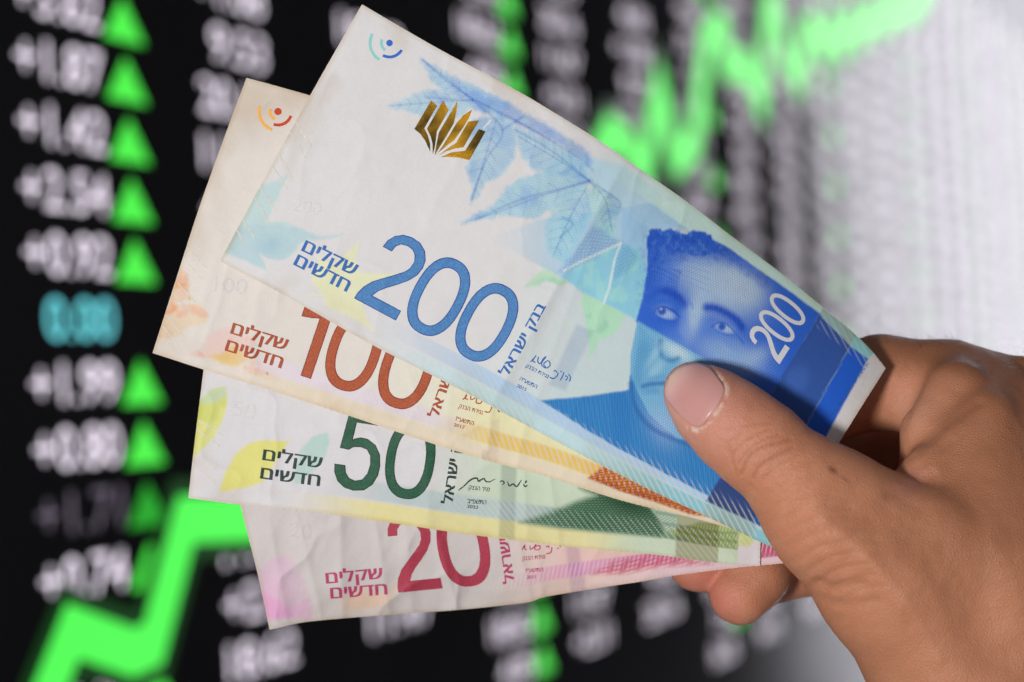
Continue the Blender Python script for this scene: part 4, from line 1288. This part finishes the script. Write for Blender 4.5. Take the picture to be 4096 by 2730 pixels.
def surface_nets(Fd):
    s = Fd < 0
    nx, ny, nz = Fd.shape
    ed = []
    acc = np.zeros((nx - 1, ny - 1, nz - 1, 3), np.float32) if False else None
    cnt = s[:-1, :-1, :-1].astype(np.int8)
    for dx in (0, 1):
        for dy in (0, 1):
            for dz in (0, 1):
                if dx + dy + dz: cnt = cnt + s[dx:nx - 1 + dx, dy:ny - 1 + dy, dz:nz - 1 + dz]
    act = (cnt > 0) & (cnt < 8)
    ci = np.argwhere(act)
    vid = np.full(act.shape, -1, np.int32); vid[act] = np.arange(len(ci))
    sm = np.zeros((len(ci), 3)); n = np.zeros(len(ci))
    corners = [(a, b, c) for a in (0, 1) for b in (0, 1) for c in (0, 1)]
    for i, p in enumerate(corners):
        for q in corners[i + 1:]:
            if sum(abs(p[k] - q[k]) for k in range(3)) != 1: continue
            fa = Fd[ci[:, 0] + p[0], ci[:, 1] + p[1], ci[:, 2] + p[2]]; fb = Fd[ci[:, 0] + q[0], ci[:, 1] + q[1], ci[:, 2] + q[2]]
            m = (fa < 0) != (fb < 0)
            t = np.where(m, fa / np.where(m, fa - fb, 1), 0)
            pt_ = np.array(p)[None] + t[:, None] * (np.array(q) - np.array(p))[None]
            sm += pt_ * m[:, None]; n += m
    V = ci + sm / n[:, None]
    quads = []
    for ax in range(3):
        a, b = [k for k in range(3) if k != ax]
        sl0 = [slice(1, -1)] * 3; sl0[ax] = slice(0, -1); sl1 = [slice(1, -1)] * 3; sl1[ax] = slice(1, None)
        s0 = s[tuple(sl0)]; s1 = s[tuple(sl1)]
        ch = np.argwhere(s0 != s1)
        off = np.ones(3, int); off[ax] = 0
        base = ch + off
        inside = s0[tuple(ch.T)]
        def cid(da, db):
            c_ = base.copy(); c_[:, a] += da; c_[:, b] += db
            return vid[c_[:, 0], c_[:, 1], c_[:, 2]]
        Q = np.stack([cid(-1, -1), cid(0, -1), cid(0, 0), cid(-1, 0)], -1)
        if ax == 1: Q = Q[:, ::-1]
        Q[~inside] = Q[~inside][:, ::-1]
        quads.append(Q)
    return V, np.vstack(quads)


HV, HQ = surface_nets(TF)


def trilin(Fd, P):
    i = np.clip(np.floor(P).astype(int), 0, np.array(Fd.shape) - 2); f = P - i
    r = 0
    for dx in (0, 1):
        for dy in (0, 1):
            for dz in (0, 1):
                w = (f[:, 0] if dx else 1 - f[:, 0]) * (f[:, 1] if dy else 1 - f[:, 1]) * (f[:, 2] if dz else 1 - f[:, 2])
                r = r + w * Fd[i[:, 0] + dx, i[:, 1] + dy, i[:, 2] + dz]
    return r


def grad(P):
    e_ = 0.75; g = []
    for k in range(3):
        o_ = np.zeros(3); o_[k] = e_
        g.append(trilin(TF, P + o_) - trilin(TF, P - o_))
    g = np.stack(g, -1); return g / (np.linalg.norm(g, axis=1)[:, None] + 1e-9)


for _ in range(2):
    gN = grad(HV); HV = HV - gN * (trilin(TF, HV) / h)[:, None]
# one Laplacian pass for evenness
def laplace(V, Q, w):
    s = np.zeros_like(V); n = np.zeros(len(V))
    for k in range(4):
        a = Q[:, k]; b = Q[:, (k + 1) % 4]
        np.add.at(s, a, V[b]); np.add.at(n, a, 1); np.add.at(s, b, V[a]); np.add.at(n, b, 1)
    return V * (1 - w) + w * s / np.maximum(n, 1)[:, None]


HV = laplace(HV, HQ, 0.5); HV = laplace(HV, HQ, 0.5)
HN = grad(HV)
HM_ = HV * h + lo           # millimetres
del TF
# keep a copy before fine relief to seat the nail
px = HM_[:, 0] / HM_[:, 1] * F + 2048; py = 1365 - HM_[:, 2] / HM_[:, 1] * F
front = sstep(0.05, 0.35, -HN[:, 1])


class HandPaint(Paint):
    def __init__(self):
        self.X = px; self.Y = py
        self.C = None


hp = HandPaint()
near = HM_[:, 1] < D + 3.0
# nail outline
nail_px = spline(R4([(596, 640), (606, 560), (640, 490), (700, 445), (780, 425), (858, 424), (915, 458), (965, 520), (1006, 585), (995, 640), (950, 720), (890, 800), (828, 858), (775, 845), (705, 790), (640, 715)]), 64, closed=True)
nail_px = np.array([2778.0, 1578.0]) + (nail_px - np.array([2778.0, 1578.0])) * 0.965
relief = np.zeros(len(HM_))
nm = hp.poly(nail_px, 12) * near
relief -= 0.35 * nm
band = (hp.poly(nail_px, 60) - hp.poly(nail_px, 14)) * near
cut = sstep(2780, 2880, px + 0.2 * (py - 1600))
relief += 0.26 * np.clip(band, 0, 1) * (0.5 + 0.8 * cut)
tn = near * front
# knuckle creases of the thumb
kn_ = 0
kn = [([(1020, 960), (1040, 1040), (1090, 1180)], 0.22, 5), ([(1110, 1160), (1150, 1060), (1230, 990), (1330, 960), (1440, 930)], 0.36, 6), ([(1190, 1190), (1240, 1110), (1330, 1050), (1450, 985)], 0.34, 6),
      ([(1050, 1030), (1110, 960), (1200, 900), (1300, 860)], 0.20, 5), ([(1090, 1090), (1160, 1000), (1260, 930), (1370, 900)], 0.26, 5), ([(1000, 1000), (1040, 930), (1120, 880)], 0.15, 5),
      ([(1120, 850), (1230, 820), (1330, 830)], 0.12, 5), ([(1260, 1200), (1340, 1110), (1480, 1040)], 0.16, 6), ([(1160, 1230), (1200, 1260)], 0.12, 5)]
cre = np.zeros(len(HM_))
for pts, dpt, w in kn:
    m = hp.seg(spline(R4(pts), 30), 0.5, w * 1.7) * tn
    dpt *= 1.15
    cre = np.maximum(cre, m * dpt / 0.36)
    relief -= dpt * m
RH = lambda p: [(x * 0.574 + 3200, y * 0.574 + 1250) for x, y in p]
fold = [([(880, 400), (835, 520), (775, 640), (735, 730), (712, 790)], 1.0, 9), ([(870, 900), (960, 830), (1080, 740), (1240, 640)], 0.8, 11), ([(640, 1245), (740, 1230), (830, 1200), (920, 1130)], 1.0, 11),
        ([(700, 1260), (780, 1310), (860, 1350)], 0.7, 14), ([(800, 1090), (880, 1040), (960, 970), (1060, 900)], 0.35, 9), ([(1000, 760), (1040, 660), (1090, 560)], 0.4, 12), ([(770, 1010), (850, 960)], 0.4, 9)]
for pts, dpt, w in fold:
    m = hp.seg(spline(RH(pts), 30), 2, w * 2.6) * (HM_[:, 1] < D + 34)
    relief -= dpt * 0.4 * m
    cre = np.maximum(cre, m * 0.3)
# wrist and lower thenar folds
for pts, dpt, w in (([(3270, 2330), (3340, 2350), (3450, 2335)], 0.5, 12), ([(3310, 2400), (3390, 2420), (3500, 2405)], 0.35, 12), ([(3180, 2150), (3250, 2110), (3330, 2100)], 0.12, 14)):
    m = hp.seg(spline(pts, 24), 2, w * 2.4) * (HM_[:, 1] < D + 10)
    relief -= dpt * m; cre = np.maximum(cre, m * 0.4)
# fine skin lines across the thumb base
st = np.sin((px * 0.42 + py * 0.90) / 9.0 + 5 * fbm(px, py, 130, 3)) * 0.07
relief += st * sstep(2950, 3150, px) * tn * sstep(3.6e3, 3.2e3, px + 0 * py)
relief += (fbm(px, py, 60, 5) - 0.5) * 0.35
relief += (fbm(px, py, 300, 6) - 0.5) * 1.2 * sstep(3300, 3600, px)
gr_ = hp.seg(spline([(3440, 2020), (3640, 2110), (3850, 2320), (3980, 2620)], 30), 8, 190) * front
relief -= 2.6 * gr_ * gr_ * (3 - 2 * gr_)
gr_ = hp.seg(spline([(3200, 2010), (3420, 2180), (3600, 2420)], 30), 5, 110) * front
relief += 0.7 * gr_ * gr_
gr_ = hp.seg(spline([(3480, 2230), (3640, 2420), (3760, 2640)], 30), 5, 70) * front
relief += 0.5 * gr_ * gr_
relief -= 5.0 * sstep(3880, 4300, px) ** 1.5 * front
for i_ in range(9):
    q0 = (3130 + 34 * i_, 2010 + 46 * i_)
    relief -= 0.16 * hp.seg(spline([(q0[0] - 60, q0[1] + 50), q0, (q0[0] + 120, q0[1] - 34), (q0[0] + 260, q0[1] - 30)], 20), 0.5, 9) * tn
HM2 = HM_ + HN * relief[:, None]

# skin colour
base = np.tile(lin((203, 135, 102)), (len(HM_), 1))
def tint(m, c, a=1.0):
    global base
    m = (np.clip(m, 0, 1) * a)[:, None]; base = base * (1 - m) + lin(c) * m
g_ = lambda x, y, rx, ry, an=0, p_=1: Paint.blob(hp, x, y, rx, ry, an, p_)
mot = fbm(px, py, 110, 7)
tint(sstep(0.45, 0.7, mot), (192, 126, 92), 0.5)
tint(sstep(0.5, 0.75, fbm(px, py, 40, 9)), (212, 156, 124), 0.35)
tint(near * np.exp(-((px - 2830) ** 2 + (py - 1640) ** 2) / 190.0 ** 2), (216, 150, 136), 0.7)
tint(near * g_(2680, 1640, 70, 120, -30), (222, 172, 150), 0.8)
tint(near * g_(3040, 1790, 110, 80, -40), (202, 138, 106), 0.55)
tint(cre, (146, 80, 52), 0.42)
tint(sstep(3050, 3500, px) * sstep(1450, 1900, py), (192, 132, 96), 0.6)
tint(sstep(3560, 3900, px) * sstep(2500, 2100, py), (146, 94, 60), 0.7)  # tanned back of the hand, with some of its shade painted in too
tint(g_(3650, 1935, 60, 40, -40), (196, 130, 126), 0.45)
tint(g_(3650, 1640, 90, 120, 30), (214, 158, 132), 0.6)
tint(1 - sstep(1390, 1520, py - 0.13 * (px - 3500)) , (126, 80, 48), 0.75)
for cx, cy in ((2880, 2415), (2800, 2300)):
    tint(g_(cx, cy, 95, 80, 0), (206, 112, 104), 0.6)
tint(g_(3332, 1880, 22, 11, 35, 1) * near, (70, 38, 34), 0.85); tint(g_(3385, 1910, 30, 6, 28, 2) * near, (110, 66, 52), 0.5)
# dry white flakes along the cuticle
cu = hp.seg(spline(R4([(905, 455), (960, 515), (1008, 590), (990, 650), (930, 760), (860, 850), (810, 868), (765, 848)]), 50), 4, 14) * near
tint(cu * sstep(0.40, 0.55, fbm(px, py, 14, 3)), (238, 222, 206), 0.8)
relief2 = cu * sstep(0.5, 0.65, fbm(px, py, 14, 3)) * 0.22
HM2 = HM2 + HN * relief2[:, None]
tint(nm, (214, 140, 134), 1.0)

ns = NT('skin'); tcs = ns.obj()
at = ns.node('ShaderNodeAttribute', attribute_name='skin_tone')
n1 = ns.noise(420, 4, 0.6, tcs); n2 = ns.noise(70, 3, 0.6, tcs)
cs = ns.mix(ns.math('MULTIPLY', n1, 0.2), at.outputs['Color'], tuple(lin((160, 94, 66))))
cs = ns.mix(ns.math('MULTIPLY', n2, 0.22), cs, tuple(lin((214, 146, 114))))
ns.link(cs, ns.b.inputs['Base Color'])
ns.b.inputs['Subsurface Weight'].default_value = 0.22
ns.b.inputs['Subsurface Radius'].default_value = (1.0, 0.38, 0.2)
ns.b.inputs['Subsurface Scale'].default_value = 0.0022
ns.link(ns.math('MULTIPLY_ADD', n1, 0.2, 0.40), ns.b.inputs['Roughness'])
ns.b.inputs['Specular IOR Level'].default_value = 0.42
vo = ns.node('ShaderNodeTexVoronoi'); vo.feature = 'DISTANCE_TO_EDGE'; vo.inputs['Scale'].default_value = 1500; ns.link(tcs, vo.inputs['Vector'])
ve = ns.math('MULTIPLY', vo.outputs['Distance'], 2.2, clamp=True)
hh_ = ns.math('ADD', ve, ns.math('MULTIPLY', ns.noise(2600, 3, 0.6, tcs), 0.8))
ns.link(ns.bump(hh_, 0.48, 0.00024), ns.b.inputs['Normal'])

hand = root('hand', tuple(HM2.mean(0) * 0.001), 'light brown hand gripping the fan of notes between thumb and curled fingers', 'hand')
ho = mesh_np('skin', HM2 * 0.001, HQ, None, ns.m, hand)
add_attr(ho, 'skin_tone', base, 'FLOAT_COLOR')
# make sure faces look outwards
fn_ = np.zeros(len(ho.data.polygons) * 3, np.float32); ho.data.polygons.foreach_get('normal', fn_)
fc_ = np.zeros(len(ho.data.polygons), np.int32); ho.data.polygons.foreach_get('loop_start', fc_)
lv_ = np.zeros(len(ho.data.loops), np.int32); ho.data.loops.foreach_get('vertex_index', lv_)
if (fn_.reshape(-1, 3) * HN[lv_[fc_]]).sum() < 0:
    ho.data.flip_normals()
print('hand verts', len(HM2))

# thumbnail: a curved plate seated on the thumb
tree = BVHTree.FromPolygons([tuple(v) for v in HM_], [tuple(int(i) for i in q_) for q_ in HQ[near[HQ[:, 0]]]])
nail_c = np.array(R4([(800, 630)])[0])
rings = [1.0, 0.965, 0.9, 0.8, 0.65, 0.45, 0.25]
NV = []; NC = []
# axis along the thumb, tip to cuticle
axt = np.array([0.80, 0.60]); perp = np.array([-0.60, 0.80])
for rr in rings + [0.0]:
    pts = nail_c + (nail_px - nail_c) * rr if rr > 0 else nail_c[None]
    for q_ in pts:
        dr = Vector(((q_[0] - 2048) / F, 1, (1365 - q_[1]) / F)).normalized()
        hit = tree.ray_cast(Vector((0, 0, 0)), dr, 2000)
        loc, nor = (hit[0], hit[1]) if hit[0] is not None else (dr * (D - 12), Vector((0, -1, 0)))
        rel = q_ - nail_c
        sgn = rel.dot(axt)
        lift = 0.30 if rr < 1 else (-0.10)
        if rr == 1.0 and sgn < -60: lift = 0.12
        if nor.dot(dr) > 0: nor = -nor
        NV.append(np.array(loc) + np.array(nor) * lift)
        free = sstep(-92, -104, sgn + 6 * abs(rel.dot(perp)) / 60.0)
        lun = sstep(60, 105, sgn - 14 * abs(rel.dot(perp)) / 60.0)
        c_ = lin((208, 156, 148)); c_ = c_ * (1 - 0.45 * lun) + lin((226, 186, 180)) * 0.45 * lun
        e__ = sstep(-40, -95, sgn)
        c_ = c_ * (1 - 0.55 * e__) + lin((232, 196, 188)) * 0.55 * e__
        c_ = c_ * (1 - 0.7 * free) + lin((216, 190, 160)) * 0.7 * free
        NC.append(c_)
nN = len(nail_px); Qn = []
for k in range(len(rings) - 1):
    for i in range(nN):
        j = (i + 1) % nN
        Qn.append((k * nN + i, k * nN + j, (k + 1) * nN + j, (k + 1) * nN + i))
Tn = [((len(rings) - 1) * nN + i, (len(rings) - 1) * nN + (i + 1) % nN, len(rings) * nN) for i in range(nN)]
nn_ = NT('thumbnail'); tcn = nn_.obj()
an = nn_.node('ShaderNodeAttribute', attribute_name='nail_tone')
mp = nn_.node('ShaderNodeMapping'); mp.inputs['Rotation'].default_value = (0, math.radians(-37), 0); mp.inputs['Scale'].default_value = (60, 60, 2600)
nn_.link(tcn, mp.inputs[0])
rid = nn_.noise(1.0, 2, 0.5, mp.outputs[0])
cn = nn_.mix(nn_.math('MULTIPLY', nn_.noise(160, 3, 0.5, tcn), 0.3), an.outputs['Color'], tuple(lin((200, 124, 124))))
nn_.link(cn, nn_.b.inputs['Base Color']); nn_.b.inputs['Roughness'].default_value = 0.24
nn_.b.inputs['Subsurface Weight'].default_value = 0.2; nn_.b.inputs['Subsurface Scale'].default_value = 0.0015
nn_.b.inputs['Subsurface Radius'].default_value = (1, 0.4, 0.3)
nn_.link(nn_.bump(rid, 0.22, 0.0002), nn_.b.inputs['Normal'])
no = mesh_np('thumbnail', np.array(NV) * 0.001, Qn, Tn, nn_.m, hand)
add_attr(no, 'nail_tone', np.array(NC), 'FLOAT_COLOR')
nf = no.data.polygons[0].normal
if sum(p_.normal.y for p_ in no.data.polygons) > 0: no.data.flip_normals()

# fine hairs on the back of the index finger
mh = NT('hair'); mh.b.inputs['Roughness'].default_value = 0.5
mh.link(mh.mix(mh.noise(300, 2, 0.5, mh.obj()), (0.02, 0.012, 0.008), (0.05, 0.03, 0.02)), mh.b.inputs['Base Color'])
HVV = []; HQQ = []
treeh = BVHTree.FromPolygons([tuple(v) for v in HM2], [tuple(int(i) for i in q_) for q_ in HQ])
for i in range(46):
    x = random.uniform(3440, 3900); d_ = random.uniform(22, 38)
    o_ = Vector(tuple(pm(x, 1250, d_)))
    hit = treeh.ray_cast(o_, Vector((0, 0, -1)), 60)
    if hit[0] is None: continue
    p0 = np.array(hit[0]); dirv = np.array([random.uniform(-1.2, 0.4), random.uniform(-0.4, 0.4), random.uniform(0.5, 1.2)]); dirv /= np.linalg.norm(dirv)
    L = random.uniform(1.5, 4.2); cur = np.array([random.uniform(-1.3, -0.2), 0, -0.6])
    b0 = len(HVV)
    for k in range(7):
        t = k / 6
        c_ = p0 + dirv * L * t + cur * (L * 0.5) * t * t
        r_ = 0.075 * (1 - 0.8 * t)
        for a in range(3):
            HVV.append(c_ + np.array([math.cos(a * 2.094), math.sin(a * 2.094), 0.3]) * r_)
    for k in range(6):
        for a in range(3):
            HQQ.append((b0 + k * 3 + a, b0 + k * 3 + (a + 1) % 3, b0 + k * 3 + 3 + (a + 1) % 3, b0 + k * 3 + 3 + a))
hr = mesh_np('finger_hair', np.array(HVV) * 0.001, HQQ, None, mh.m, hand)
hr['kind'] = 'stuff'
